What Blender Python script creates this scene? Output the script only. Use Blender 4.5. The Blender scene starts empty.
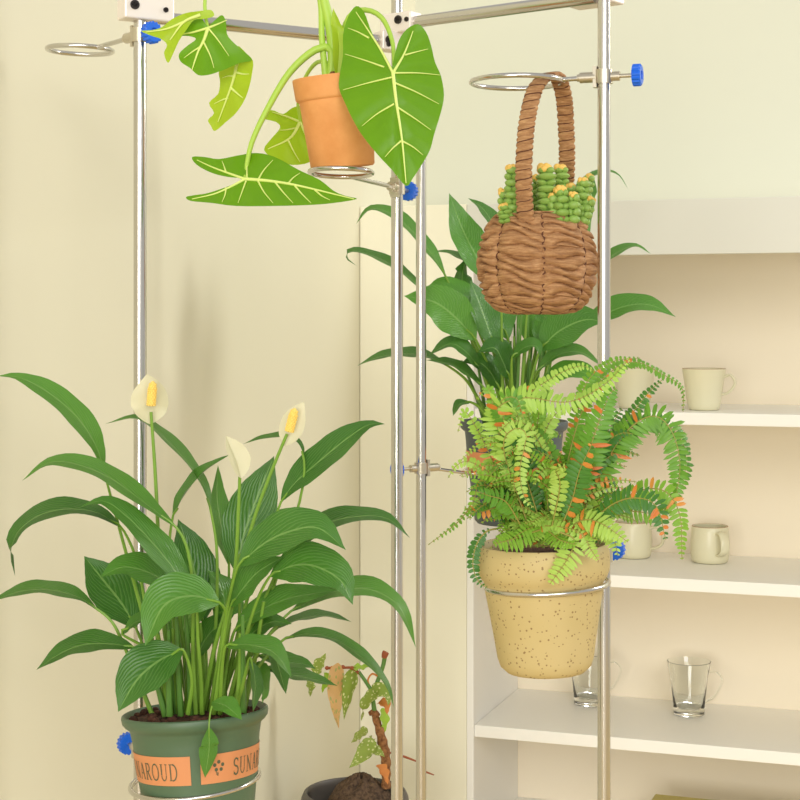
import bpy, bmesh, math, random
from math import sin, cos, pi, radians, sqrt, atan2, acos
from mathutils import Vector, Matrix, geometry

S = bpy.context.scene
COL = S.collection
F, HZ, ZC = 1600.0, 318.0, 1.10          # focal length in px, horizon row, camera height (m)

# ------------------------------------------------------------------ camera
cam_d = bpy.data.cameras.new('camera')
cam_d.sensor_width = 36.0
cam_d.lens = 36.0 * F / 800.0
cam_d.shift_y = -(400.0 - HZ) / 800.0
cam_d.clip_start = 0.05
cam = bpy.data.objects.new('camera', cam_d)
COL.objects.link(cam)
cam.location = (0, 0, ZC)
cam.rotation_euler = (pi / 2, 0, 0)
S.camera = cam

# ------------------------------------------------------------------ world, lights, exposure
W = bpy.data.worlds.new('World')
S.world = W
W.use_nodes = True
bg = W.node_tree.nodes['Background']
bg.inputs['Color'].default_value = (1.0, 0.985, 0.94, 1)
bg.inputs['Strength'].default_value = 0.6

def area(name, loc, target, size, size_y, power, color):
    d = bpy.data.lights.new(name, 'AREA')
    d.shape = 'RECTANGLE'
    d.size, d.size_y, d.energy, d.color = size, size_y, power, color
    o = bpy.data.objects.new(name, d)
    COL.objects.link(o)
    o.location = loc
    o.rotation_euler = (Vector(target) - Vector(loc)).to_track_quat('-Z', 'Y').to_euler()
    return o

area('key_window_light', (2.52, 2.60, 2.25), (-0.3, 2.2, 0.9), 0.30, 0.9, 29, (1.0, 0.99, 0.94))
area('front_fill_light', (1.6, -5.2, 3.6), (0.5, 3.0, 0.7), 3.4, 2.6, 215, (1.0, 0.985, 0.94))
area('low_fill_light', (-1.8, -5.3, 1.1), (0.3, 3.2, 0.5), 3.0, 2.0, 208, (1.0, 0.98, 0.92))

S.view_settings.view_transform = 'Standard'
S.view_settings.look = 'None'
S.view_settings.gamma = 1
S.view_settings.exposure = 0.0
S.view_settings.use_curve_mapping = False

# ------------------------------------------------------------------ helpers
def P(px, py, D):
    return Vector(((px - 400.0) / F * D, D, ZC + (HZ - py) / F * D))

def s2l(c):
    out = []
    for v in c:
        v /= 255.0
        out.append(v / 12.92 if v <= 0.04045 else ((v + 0.055) / 1.055) ** 2.4)
    return tuple(out) + (1.0,)

class MB:
    """collects geometry for ONE mesh"""
    def __init__(self):
        self.v, self.f, self.m, self.uv = [], [], [], []
    def vert(self, co, uv=(0, 0)):
        self.v.append(Vector(co)); self.uv.append(uv)
        return len(self.v) - 1
    def face(self, ids, m=0):
        self.f.append(tuple(ids)); self.m.append(m)
    def transform(self, M, start=0):
        for i in range(start, len(self.v)):
            self.v[i] = M @ self.v[i]
    def grid(self, rows, m=0, uvs=None, close=False):
        ids = []
        for i, r in enumerate(rows):
            ids.append([self.vert(p, uvs[i][j] if uvs else (0, 0)) for j, p in enumerate(r)])
        for i in range(len(ids) - 1):
            n = len(ids[i])
            for j in range(n if close else n - 1):
                k = (j + 1) % n
                self.face((ids[i][j], ids[i][k], ids[i + 1][k], ids[i + 1][j]), m)
        return ids
    def tube(self, pts, rad, segs=8, m=0, caps=True):
        pts = [Vector(p) for p in pts]
        n = len(pts)
        if not hasattr(rad, '__len__'):
            rad = [rad] * n
        prev = None
        rows = []
        for i, p in enumerate(pts):
            t = (pts[min(i + 1, n - 1)] - pts[max(i - 1, 0)])
            if t.length < 1e-9: t = Vector((0, 0, 1))
            t.normalize()
            if prev is None:
                a = Vector((0, 0, 1)) if abs(t.z) < 0.9 else Vector((1, 0, 0))
                x = t.cross(a).normalized()
            else:
                x = prev - t * prev.dot(t)
                x = x.normalized() if x.length > 1e-8 else t.orthogonal().normalized()
            prev = x
            y = t.cross(x)
            rows.append([p + (x * cos(2 * pi * k / segs) + y * sin(2 * pi * k / segs)) * rad[i] for k in range(segs)])
        ids = self.grid(rows, m, None, True)
        if caps:
            self.face(tuple(reversed(ids[0])), m); self.face(tuple(ids[-1]), m)
        return ids
    def lathe(self, prof, segs=48, m=0, c=(0, 0, 0)):
        c = Vector(c)
        rows = []
        for r, z in prof:
            rows.append([c + Vector((r * cos(2 * pi * k / segs), r * sin(2 * pi * k / segs), z)) for k in range(segs)])
        uvs = [[(k / segs, i / max(1, len(prof) - 1)) for k in range(segs)] for i in range(len(prof))]
        ids = self.grid(rows, m, uvs, True)
        if prof[0][0] > 1e-6: self.face(tuple(reversed(ids[0])), m)
        if prof[-1][0] > 1e-6: self.face(tuple(ids[-1]), m)
    def box(self, o, ax, ay, az, m=0):
        """corner o, edge vectors ax, ay, az"""
        o, ax, ay, az = Vector(o), Vector(ax), Vector(ay), Vector(az)
        i = [self.vert(o + ax * a + ay * b + az * c) for c in (0, 1) for b in (0, 1) for a in (0, 1)]
        for q in ((0, 2, 3, 1), (4, 5, 7, 6), (0, 1, 5, 4), (2, 6, 7, 3), (0, 4, 6, 2), (1, 3, 7, 5)):
            self.face([i[k] for k in q], m)
    def cyl(self, a, b, r, segs=20, m=0, r2=None):
        self.tube([a, b], [r, r if r2 is None else r2], segs, m)
    def ellipsoid(self, c, ax, ay, az, nu=10, nv=6, m=0):
        c, ax, ay, az = Vector(c), Vector(ax), Vector(ay), Vector(az)
        rows = []
        for i in range(1, nv):
            t = pi * i / nv
            rows.append([c + az * cos(t) + (ax * cos(2 * pi * k / nu) + ay * sin(2 * pi * k / nu)) * sin(t) for k in range(nu)])
        ids = self.grid(rows, m, None, True)
        a, b = self.vert(c + az), self.vert(c - az)
        for k in range(nu):
            self.face((a, ids[0][(k + 1) % nu], ids[0][k]), m)
            self.face((b, ids[-1][k], ids[-1][(k + 1) % nu]), m)

def catmull(pts, n):
    """resample a polyline smoothly; every point is a tuple / Vector"""
    pts = [Vector(p) for p in pts]
    if len(pts) == 2:
        return [pts[0].lerp(pts[1], i / (n - 1)) for i in range(n)]
    ext = [pts[0] * 2 - pts[1]] + pts + [pts[-1] * 2 - pts[-2]]
    L = [0.0]
    for a, b in zip(pts, pts[1:]): L.append(L[-1] + (b - a).length)
    out = []
    for i in range(n):
        s = L[-1] * i / (n - 1)
        k = 0
        while k < len(pts) - 2 and L[k + 1] < s: k += 1
        t = (s - L[k]) / max(1e-9, L[k + 1] - L[k])
        p0, p1, p2, p3 = ext[k:k + 4]
        out.append(0.5 * ((2 * p1) + (p2 - p0) * t + (2 * p0 - 5 * p1 + 4 * p2 - p3) * t * t + (3 * p1 - p0 - 3 * p2 + p3) * t ** 3))
    return out

def wloc(o):
    v = Vector((0, 0, 0))
    while o is not None:
        v += o.location; o = o.parent
    return v

def make(name, mb, mats, parent=None, smooth=True, origin=None, bevel=0.0, angle=40):
    me = bpy.data.meshes.new(name)
    base = wloc(parent) if parent is not None else Vector((0, 0, 0))
    org = Vector(origin) if origin is not None else base
    me.from_pydata([tuple(v - org) for v in mb.v], [], mb.f)
    if not isinstance(mats, (list, tuple)): mats = [mats]
    for m in mats: me.materials.append(m)
    me.polygons.foreach_set('material_index', mb.m)
    uvl = me.uv_layers.new(name='UVMap')
    flat = []
    for poly in mb.f:
        for i in poly: flat.extend(mb.uv[i])
    uvl.data.foreach_set('uv', flat)
    me.polygons.foreach_set('use_smooth', [smooth] * len(mb.f))
    me.update()
    if smooth:
        try: me.set_sharp_from_angle(angle=radians(angle))
        except Exception: pass
    o = bpy.data.objects.new(name, me)
    COL.objects.link(o)
    o.location = org - base
    if parent is not None: o.parent = parent
    if bevel > 0:
        b = o.modifiers.new('bevel', 'BEVEL'); b.width = bevel; b.segments = 2; b.limit_method = 'ANGLE'
    return o

def thing(name, loc, label, cat, group=None):
    o = bpy.data.objects.new(name, None)
    COL.objects.link(o)
    o.empty_display_size = 0.05
    o.location = loc
    tag(o, label, cat, group)
    return o

def tag(o, label, cat, group=None):
    o['label'] = label; o['category'] = cat
    if group: o['group'] = group

def struct(name, mb, mat, **k):
    o = make(name, mb, mat, smooth=False, **k)
    o['kind'] = 'structure'
    return o

# ------------------------------------------------------------------ materials
def nmat(name, col, rough=0.5, metal=0.0, **k):
    m = bpy.data.materials.new(name)
    m.use_nodes = True
    b = m.node_tree.nodes['Principled BSDF']
    b.inputs['Base Color'].default_value = s2l(col)
    b.inputs['Roughness'].default_value = rough
    b.inputs['Metallic'].default_value = metal
    for a, v in k.items():
        b.inputs[a.replace('_', ' ')].default_value = v
    return m

class NT:
    def __init__(self, m):
        self.t = m.node_tree; self.n = self.t.nodes; self.b = self.n['Principled BSDF']
    def new(self, typ, **k):
        x = self.n.new(typ)
        for a, v in k.items(): setattr(x, a, v)
        return x
    def link(self, a, b): self.t.links.new(a, b)
    def math(self, op, a, b=None, c=None):
        x = self.new('ShaderNodeMath', operation=op)
        for i, v in enumerate((a, b, c)):
            if v is None: continue
            if isinstance(v, (int, float)): x.inputs[i].default_value = v
            else: self.link(v, x.inputs[i])
        return x.outputs[0]
    def mix(self, fac, a, b, blend='MIX'):
        x = self.new('ShaderNodeMix', data_type='RGBA', blend_type=blend)
        for i, v in ((0, fac), (6, a), (7, b)):
            if isinstance(v, (int, float)): x.inputs[i].default_value = v
            elif isinstance(v, tuple): x.inputs[i].default_value = v
            else: self.link(v, x.inputs[i])
        return x.outputs[2]
    def ramp(self, fac, stops):
        x = self.new('ShaderNodeValToRGB')
        e = x.color_ramp.elements
        while len(e) < len(stops): e.new(0.5)
        for q, (p, c) in zip(e, stops): q.position = p; q.color = c
        self.link(fac, x.inputs[0])
        return x.outputs[0]
    def coords(self, kind='Object'):
        return self.new('ShaderNodeTexCoord').outputs[kind]
    def noise(self, vec, scale, detail=2.0, rough=0.5):
        x = self.new('ShaderNodeTexNoise')
        x.inputs['Scale'].default_value = scale; x.inputs['Detail'].default_value = detail
        x.inputs['Roughness'].default_value = rough
        if vec is not None: self.link(vec, x.inputs['Vector'])
        return x.outputs['Fac']
    def bump(self, h, strength=0.3, dist=0.001):
        x = self.new('ShaderNodeBump')
        x.inputs['Strength'].default_value = strength; x.inputs['Distance'].default_value = dist
        self.link(h, x.inputs['Height']); self.link(x.outputs[0], self.b.inputs['Normal'])
    def translucent(self, colsock, fac):
        tr = self.new('ShaderNodeBsdfTranslucent')
        if isinstance(colsock, tuple): tr.inputs[0].default_value = colsock
        else: self.link(colsock, tr.inputs[0])
        mx = self.new('ShaderNodeMixShader'); mx.inputs[0].default_value = fac
        out = self.n['Material Output']
        self.link(self.b.outputs[0], mx.inputs[1]); self.link(tr.outputs[0], mx.inputs[2])
        self.link(mx.outputs[0], out.inputs['Surface'])

def wall_mat(name, col, var=0.03, rough=0.75):
    m = nmat(name, col, rough)
    t = NT(m)
    n = t.noise(t.coords('Object'), 3.0, 3)
    c = s2l(col)
    lo = tuple(v * (1 - var) for v in c[:3]) + (1,)
    t.link(t.mix(n, lo, c), t.b.inputs['Base Color'])
    n2 = t.noise(t.coords('Object'), 160, 2)
    t.bump(n2, 0.05, 0.001)
    return m

def leaf_mat(name, dark, light, vein, nv=26, slope=0.30, tl=0.22, rough=0.36, strength=0.28):
    m = nmat(name, dark, rough)
    t = NT(m)
    sep = t.new('ShaderNodeSeparateXYZ'); t.link(t.coords('UV'), sep.inputs[0])
    x, y = sep.outputs[0], sep.outputs[1]
    ax = t.math('ABSOLUTE', t.math('SUBTRACT', x, 0.5))
    wob = t.math('MULTIPLY', t.noise(t.coords('UV'), 9.0, 2), 0.10)
    ph = t.math('ADD', t.math('SUBTRACT', y, t.math('MULTIPLY', t.math('POWER', ax, 1.2), slope * 2.2)), wob)
    w = t.math('SINE', t.math('MULTIPLY', ph, nv * 2 * pi))
    w01 = t.math('MULTIPLY_ADD', w, 0.5, 0.5)
    rnd = t.new('ShaderNodeObjectInfo').outputs['Random']
    n = t.noise(t.coords('Object'), 22, 3)
    base = t.mix(t.math('MULTIPLY_ADD', rnd, 0.7, t.math('MULTIPLY', n, 0.35)), s2l(dark), s2l(light))
    veined = t.mix(t.math('MULTIPLY', t.math('POWER', w01, 5.0), 0.26), base, s2l(vein))
    mid = t.math('LESS_THAN', ax, 0.022)
    col = t.mix(t.math('MULTIPLY', mid, 0.65), veined, s2l(vein))
    t.link(col, t.b.inputs['Base Color'])
    t.bump(w01, strength, 0.0012)
    t.translucent(col, tl)
    return m

M = {}
M['wall'] = wall_mat('cream_wall_paint', (228, 223, 199))
M['wall_upper'] = wall_mat('pale_cream_wall_paint', (217, 217, 199))
M['floor'] = wall_mat('pale_floor', (222, 196, 142), 0.08, 0.5)
M['cabinet'] = wall_mat('white_cabinet_paint', (245, 243, 238), 0.02, 0.5)
M['cabinet_back'] = wall_mat('bounce_tinted_cabinet_white', (241, 229, 206), 0.02, 0.6)  # the cabinet's white with warm bounced light put into the colour
M['header'] = wall_mat('light_reduced_cabinet_white', (219, 218, 208), 0.02, 0.5)  # cabinet white darkened in colour to offset strong light on the header
M['shelf'] = wall_mat('light_boosted_shelf_white', (250, 248, 242), 0.01, 0.5)  # cabinet white lifted in colour to replace missing light from above
M['stile'] = wall_mat('ivory_cabinet_side_paint', (243, 239, 218), 0.02, 0.6)
M['chrome'] = nmat('polished_chrome', (208, 204, 198), 0.2, 1.0)
M['alu'] = nmat('brushed_aluminium', (240, 230, 222), 0.42, 0.25)
M['bolt'] = nmat('dark_bolt_steel', (58, 52, 50), 0.4, 0.6)
M['knob'] = nmat('blue_plastic', (14, 100, 222), 0.35)
M['steel'] = nmat('dull_steel', (205, 196, 178), 0.3, 0.9)
M['potgreen'] = nmat('dark_green_plastic', (82, 106, 78), 0.45)
M['potgrey'] = nmat('dark_grey_plastic', (72, 82, 86), 0.5)
M['label'] = nmat('salmon_orange_print', (214, 142, 92), 0.6)
M['ink'] = nmat('dark_green_ink', (84, 92, 66), 0.6)
M['stalk'] = nmat('pale_green_stalk', (118, 158, 52), 0.4)
M['stalk_dark'] = nmat('mid_green_stalk', (84, 128, 48), 0.4)
M['spadix'] = nmat('yellow_spadix', (252, 216, 112), 0.6)
M['charcoal'] = nmat('charcoal_pot', (92, 86, 80), 0.45)
M['lily'] = leaf_mat('peace_lily_leaf', (44, 96, 28), (98, 156, 54), (136, 176, 96), 9, 0.8, 0.24, 0.33)
M['lily_far'] = leaf_mat('far_peace_lily_leaf', (48, 104, 30), (96, 156, 52), (136, 180, 96), 22, 0.34, 0.24, 0.36)
M['bud'] = nmat('fresh_green_leaflet', (150, 186, 50), 0.45)
def tl_mat(name, col, col2, fac, rough=0.45):
    m = nmat(name, col, rough); t = NT(m)
    rnd = t.new('ShaderNodeObjectInfo').outputs['Random']
    n = t.noise(t.coords('Object'), 45, 2)
    c = t.mix(t.math('MULTIPLY_ADD', rnd, 0.65, t.math('MULTIPLY', n, 0.4)), s2l(col), s2l(col2))
    t.link(c, t.b.inputs['Base Color']); t.translucent(c, fac)
    return m
M['spathe'] = tl_mat('cream_white_spathe', (236, 230, 200), (232, 226, 190), 0.35)
M['fern'] = tl_mat('fern_leaflet', (86, 146, 40), (150, 196, 62), 0.30)
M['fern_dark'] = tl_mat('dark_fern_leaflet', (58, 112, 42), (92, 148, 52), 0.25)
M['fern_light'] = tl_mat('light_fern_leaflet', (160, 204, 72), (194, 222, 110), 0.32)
M['rust'] = tl_mat('rusty_fern_leaflet', (206, 104, 40), (226, 160, 66), 0.2)
M['rachis'] = nmat('fern_rachis', (150, 142, 62), 0.5)
M['vein'] = nmat('pale_yellow_vein', (218, 232, 130), 0.45)
M['aloc'] = tl_mat('alocasia_leaf', (84, 144, 0), (112, 166, 2), 0.28, 0.42)
M['aloc_pale'] = tl_mat('young_alocasia_leaf', (158, 200, 30), (184, 212, 46), 0.45, 0.4)
M['aloc_stem'] = nmat('alocasia_stalk', (172, 206, 78), 0.45)
M['succ'] = tl_mat('jade_succulent', (138, 176, 78), (160, 194, 98), 0.12)
M['succ_tip'] = nmat('yellow_orange_succulent_tip', (236, 194, 96), 0.6)

def terracotta():
    m = nmat('terracotta_clay', (232, 146, 88), 0.75); t = NT(m)
    n = t.noise(t.coords('Object'), 24, 5, 0.6)
    t.link(t.ramp(n, [(0.3, s2l((214, 142, 76))), (0.7, s2l((230, 162, 98)))]), t.b.inputs['Base Color'])
    t.bump(t.noise(t.coords('Object'), 300, 3), 0.15, 0.0006)
    return m
M['terracotta'] = terracotta()

def speckled():
    m = nmat('speckled_cream_stoneware', (226, 204, 150), 0.6); t = NT(m)
    co = t.coords('Object')
    v = t.new('ShaderNodeTexVoronoi', feature='F1'); v.inputs['Scale'].default_value = 210
    t.link(co, v.inputs['Vector'])
    spot = t.math('LESS_THAN', v.outputs['Distance'], 0.24)
    keep = t.math('GREATER_THAN', t.noise(co, 75, 1), 0.47)
    n = t.noise(co, 12, 3)
    base = t.mix(n, s2l((190, 168, 108)), s2l((206, 186, 136)))
    t.link(t.mix(t.math('MULTIPLY', t.math('MULTIPLY', spot, keep), 0.75), base, s2l((122, 88, 48))), t.b.inputs['Base Color'])
    t.bump(t.noise(co, 220, 2), 0.12, 0.0006)
    return m
M['stoneware'] = speckled()

def soil_mat(name, a, b):
    m = nmat(name, a, 0.9); t = NT(m)
    n = t.noise(t.coords('Object'), 130, 5, 0.7)
    t.link(t.ramp(n, [(0.35, s2l(a)), (0.65, s2l(b))]), t.b.inputs['Base Color'])
    t.bump(n, 0.9, 0.006)
    return m
M['soil'] = soil_mat('dark_reddish_soil', (58, 34, 26), (110, 66, 50))
M['peat'] = soil_mat('fibrous_brown_peat', (62, 46, 34), (120, 94, 70))

def wicker():
    m = nmat('twisted_paper_wicker', (150, 104, 66), 0.8); t = NT(m)
    co = t.coords('Object')
    mp = t.new('ShaderNodeMapping'); mp.inputs['Scale'].default_value = (1, 1, 7); t.link(co, mp.inputs[0])
    n = t.noise(mp.outputs[0], 55, 5, 0.65)
    n2 = t.noise(co, 420, 2)
    c = t.ramp(n, [(0.28, s2l((112, 68, 36))), (0.5, s2l((160, 112, 70))), (0.72, s2l((204, 158, 112)))])  # strand tones, spread wider to carry crevice shade and highlights in the colour
    t.link(t.mix(t.math('MULTIPLY', n2, 0.35), c, s2l((198, 158, 114))), t.b.inputs['Base Color'])
    t.bump(n2, 0.35, 0.0008)
    return m
M['wicker'] = wicker()
M['wicker_seam'] = nmat('dark_brown_thread_and_gap_shade', (92, 52, 34), 0.85)  # seam threads, and painted shade in the gaps of the handle wrapping
M['bark'] = soil_mat('peeling_brown_bark', (110, 66, 36), (182, 128, 78))
M['dry'] = nmat('dry_orange_brown_leaf', (196, 122, 54), 0.7)
M['twig'] = nmat('red_brown_twig', (150, 78, 44), 0.7)

def spotted(name, base, light, spot):
    m = nmat(name, base, 0.45); t = NT(m)
    uv = t.coords('UV')
    mp = t.new('ShaderNodeMapping'); mp.inputs['Scale'].default_value = (5, 11, 1); t.link(uv, mp.inputs[0])
    v = t.new('ShaderNodeTexVoronoi', feature='F1'); v.inputs['Scale'].default_value = 1.0
    t.link(mp.outputs[0], v.inputs['Vector'])
    sp = t.math('LESS_THAN', v.outputs['Distance'], 0.30)
    rnd = t.new('ShaderNodeObjectInfo').outputs['Random']
    c = t.mix(t.math('MULTIPLY', sp, 0.85), t.mix(rnd, s2l(base), s2l(light)), s2l(spot))
    t.link(c, t.b.inputs['Base Color']); t.translucent(c, 0.3)
    return m
M['begonia'] = spotted('spotted_begonia_leaf', (132, 158, 60), (160, 178, 84), (226, 230, 170))
M['begonia_tan'] = spotted('tan_begonia_leaf', (206, 160, 100), (214, 174, 116), (150, 168, 90))
M['mug'] = wall_mat('cream_glazed_ceramic', (226, 220, 188), 0.05, 0.3)
M['mug_rim'] = nmat('brown_glaze_rim', (176, 142, 110), 0.4)
M['box'] = nmat('olive_yellow_card', (206, 192, 120), 0.7)
def glass():
    m = bpy.data.materials.new('clear_glass'); m.use_nodes = True
    b = m.node_tree.nodes['Principled BSDF']
    b.inputs['Base Color'].default_value = (0.97, 0.985, 0.97, 1)
    b.inputs['Roughness'].default_value = 0.02
    b.inputs['IOR'].default_value = 1.45
    b.inputs['Transmission Weight'].default_value = 1.0
    return m
M['glass'] = glass()

# ------------------------------------------------------------------ setting: cabinet frame of reference
CA = Vector((0.944, -0.330, 0)).normalized()      # along the cabinet front, to the right
CB = Vector((0.330, 0.944, 0)).normalized()       # into the cabinet
C0 = Vector((-0.0834, 3.334, 0))                  # where the left wall meets the cabinet front
UZ = Vector((0, 0, 1))
def cab(mb, a0, a1, b0, b1, z0, z1, m=0):
    mb.box(C0 + CA * a0 + CB * b0 + UZ * z0, CA * (a1 - a0), CB * (b1 - b0), UZ * (z1 - z0), m)

WT = 2.35
m = MB(); cab(m, -0.10, -0.001, -3.4, 0.5, 0, WT); struct('wall_left', m, M['wall'])
m = MB(); cab(m, -0.001, 2.6, 0.362, 0.46, 0, WT); struct('wall_back', m, M['wall_upper'])
m = MB(); m.box((-2.5, -1.2, -0.05), (6, 0, 0), (0, 6.2, 0), (0, 0, 0.05)); struct('floor', m, M['floor'])

# ------------------------------------------------------------------ shelving cabinet
AR = 1.45
sh = thing('shelving_cabinet', C0 + CA * 0.7, 'white open shelving cabinet against the back wall, right half of the photo', 'cabinet')
def cpart(name, mat, *boxes):
    mb = MB()
    for b in boxes: cab(mb, *b)
    return make(name, mb, mat, sh, smooth=False, bevel=0.0012)
cpart('front_panel', M['stile'], (0.0, 0.232, 0.0, 0.02, 0, 1.332))
cpart('side_panel', M['cabinet'], (0.2325, 0.2470, -0.001, 0.345, 0, 1.222))
cpart('side_panel', M['cabinet'], (AR - 0.02, AR, 0.0, 0.345, 0, 1.222))
cpart('header_panel', M['header'], (0.2325, AR, 0.0, 0.02, 1.224, 1.332))
cpart('top_panel', M['cabinet'], (0.0, AR, 0.021, 0.356, 1.312, 1.331))
cpart('back_panel', M['cabinet_back'], (0.2325, AR, 0.3455, 0.357, 0, 1.311))
for zt in (0.916, 0.592, 0.272):
    cpart('shelf', M['shelf'], (0.2475, AR - 0.0205, 0.003, 0.345, zt - 0.024, zt))
cpart('base_panel', M['cabinet'], (0.2475, AR - 0.0205, 0.003, 0.345, 0.0, 0.03))

def at_cab(px, b):
    """point of the cabinet's depth plane b that the photo column px looks at (on the floor plan)"""
    k = (px - 400.0) / F
    o = C0 + CB * b
    a = (k * o.y - o.x) / (CA.x - k * CA.y)
    return o + CA * a

# ------------------------------------------------------------------ mugs, glasses, box on the shelves
def mug_body(prof_out, wall=0.0035, m_rim=1):
    mb = MB()
    n = len(prof_out)
    prof = [(0.0, 0.0)] + list(prof_out)
    r, z = prof_out[-1]
    prof += [(r - wall * 0.3, z + 0.0012), (r - wall * 0.8, z + 0.0008)]
    k = len(prof) - 1
    prof += [(max(0.001, rr - wall), max(0.005, zz)) for rr, zz in reversed(prof_out)] + [(0.0, 0.005)]
    mb.lathe(prof, 48)
    for i in range(len(mb.f)):
        if (i // 48) in (k - 2, k - 1): mb.m[i] = m_rim
    return mb
def strap(pts, w, th, side):
    """a flat strap through pts; side = width direction"""
    pts = catmull(pts, 22); side = Vector(side).normalized()
    mb = MB(); rows = []
    for i, p in enumerate(pts):
        t = (pts[min(i + 1, 21)] - pts[max(i - 1, 0)]).normalized()
        nrm = t.cross(side).normalized()
        rows.append([p + side * (w * cos(a)) + nrm * (th * sin(a)) for a in [2 * pi * k / 12 for k in range(12)]])
    ids = mb.grid(rows, 0, None, True)
    mb.face(tuple(reversed(ids[0]))); mb.face(tuple(ids[-1]))
    return mb
def handle_pts(r0, r1, z0, z1, out):
    return [(r0 - 0.002, 0, z0), (r0 + out * 0.55, 0, z0 + 0.004), (r0 + out, 0, z0 + (z1 - z0) * 0.3),
            (r1 + out * 0.85, 0, z0 + (z1 - z0) * 0.75), (r1 + out * 0.3, 0, z1 + 0.001), (r1 - 0.002, 0, z1)]
def drinking(name, body, handle, hmats, bmats):
    e = thing(name, (0, 0, 0), '-', '-')
    make('cup_body', body, bmats, e)
    make('handle', handle, hmats, e)
    return e
def place(proto, p, rotz, label, cat, group, first):
    r = proto
    if not first:
        r = proto.copy(); COL.objects.link(r)
        for ch in list(proto.children):
            c = ch.copy(); COL.objects.link(c); c.parent = r
    r.location = p; r.rotation_euler = (0, 0, rotz)
    tag(r, label, cat, group)
    return r
tap = drinking('mug', mug_body([(0.028, 0.0), (0.0305, 0.002), (0.0325, 0.01), (0.0385, 0.05), (0.0435, 0.082)]),
               strap(handle_pts(0.0415, 0.0372, 0.066, 0.032, 0.020), 0.0055, 0.0028, (0, 1, 0)), M['mug'], [M['mug'], M['mug_rim']])
G1 = 'cream mugs on the shelves'
p = at_cab(704, 0.10); place(tap, (p.x, p.y, 0.9165), radians(-20), 'tapered cream mug with brown rim standing clear on the top shelf', 'mug', G1, True)
p = at_cab(634, 0.12); place(tap, (p.x, p.y, 0.9165), radians(170), 'cream mug on the top shelf half hidden behind the fern fronds', 'mug', G1, False)
cyl_ = drinking('mug', mug_body([(0.032, 0.0), (0.0365, 0.003), (0.0395, 0.012), (0.0405, 0.04), (0.0385, 0.066), (0.0375, 0.075)]),
                strap(handle_pts(0.0375, 0.040, 0.062, 0.020, 0.025), 0.0100, 0.0035, (0, 1, 0)), M['mug'], [M['mug'], M['mug_rim']])
p = at_cab(710, 0.232); place(cyl_, (p.x, p.y, 0.5925), radians(-72), 'round cream mug on the middle shelf with its handle towards the viewer', 'mug', G1, True)
p = at_cab(633, 0.25); place(cyl_, (p.x, p.y, 0.5925), radians(-15), 'cream mug on the middle shelf beside the blue knob, handle to the right', 'mug', G1, False)
gb = MB()
gb.lathe([(0, 0), (0.026, 0), (0.0285, 0.002), (0.0290, 0.012), (0.0295, 0.02), (0.034, 0.065), (0.040, 0.098), (0.0405, 0.0995), (0.0392, 0.0998),
          (0.0385, 0.098), (0.0325, 0.065), (0.0272, 0.022), (0.024, 0.014), (0, 0.013)], 56)
gb.transform(Matrix.Scale(1.12, 4))
gl = drinking('glass_mug', gb, strap([(0.0425, 0, 0.092), (0.056, 0, 0.093), (0.068, 0, 0.080), (0.065, 0, 0.064), (0.052, 0, 0.040), (0.0345, 0, 0.029)], 0.0050, 0.0028, (0, 1, 0)),
              M['glass'], M['glass'])
G2 = 'clear glass mugs on the bottom shelf'
p = at_cab(689, 0.232); place(gl, (p.x, p.y, 0.2725), radians(-18), 'clear glass mug standing alone at the right of the bottom shelf', 'glass mug', G2, True)
p = at_cab(589, 0.25); place(gl, (p.x, p.y, 0.2725), radians(-12), 'clear glass mug on the bottom shelf behind the steel pole', 'glass mug', G2, False)
bx = MB(); cab(bx, (at_cab(655, 0.2) - C0 - CB * 0.2).dot(CA), 1.0, 0.05, 0.20, 0.0305, 0.110)
o = make('storage_box', bx, M['box'], None, smooth=False, origin=C0 + CA * 0.76 + CB * 0.12 + UZ * 0.0305, bevel=0.003)
tag(o, 'olive yellow box whose top edge shows below the bottom shelf', 'box')

# ------------------------------------------------------------------ plant stand of steel tubes
PR = 0.0080
PL, PRT, PC, PB = Vector((-0.320, 1.97, 0)), Vector((0.2512, 1.97, 0)), Vector((-0.0040, 2.16, 0)), Vector((0.0330, 2.50, 0))
st = thing('plant_stand', (0, 2.15, 0), 'chrome tube plant stand with blue knobs and ring holders carrying the pots', 'plant stand')
ZT = 1.66
def pole(p, z1):
    mb = MB(); mb.cyl(p, p + UZ * z1, PR, 28); mb.cyl(p, p + UZ * 0.012, 0.013, 28)
    make('pole', mb, M['chrome'], st)
zl = ZC + (HZ - 16) / F * 1.97          # left beam height
zr = ZC + (HZ + 4) / F * 1.97           # right beam height
pole(PL, 1.52); pole(PRT, ZT); pole(PC, ZT); pole(PB, 1.50)
def beam(a, b, z):
    d = (b - a).normalized()
    mb = MB(); mb.cyl(a + d * 0.012 + UZ * z, b - d * 0.012 + UZ * z, PR, 28)
    make('beam', mb, M['chrome'], st)
beam(PL, PC, zl); beam(PRT, PC, zr); beam(PC, PB, zl)
def connector(p, d, z, back=0.018, fwd=0.045, h=0.015, w=0.0135, bolts=((-0.008, 0.0015), (0.030, -0.004))):
    d = d.normalized(); n = d.cross(UZ)
    if n.y > 0: n = -n                               # n faces the viewer
    mb = MB(); mb.box(p - d * back - n * w + UZ * (z - h), d * (back + fwd), n * 2 * w, UZ * 2 * h)
    c = make('connector', mb, M['alu'], st, smooth=False, bevel=0.002)
    bm_ = MB()
    for k, (u, v) in enumerate(bolts):
        q = p + d * u + n * (w - 0.001) + UZ * (z + v)
        r = 0.0058 if k == 0 else 0.0032
        bm_.tube([q, q + n * 0.003, q + n * 0.003, q + n * 0.0015], [r, r, r * 0.6, r * 0.55], 20)
    make('bolt', bm_, M['bolt'], c)
dl, dr, db = (PC - PL), (PC - PRT), (PB - PC)
connector(PL, dl, zl + 0.0115, 0.0250, 0.040, 0.0175, 0.0135, ((-0.0125, -0.001), (0.028, -0.0035)))
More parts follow.
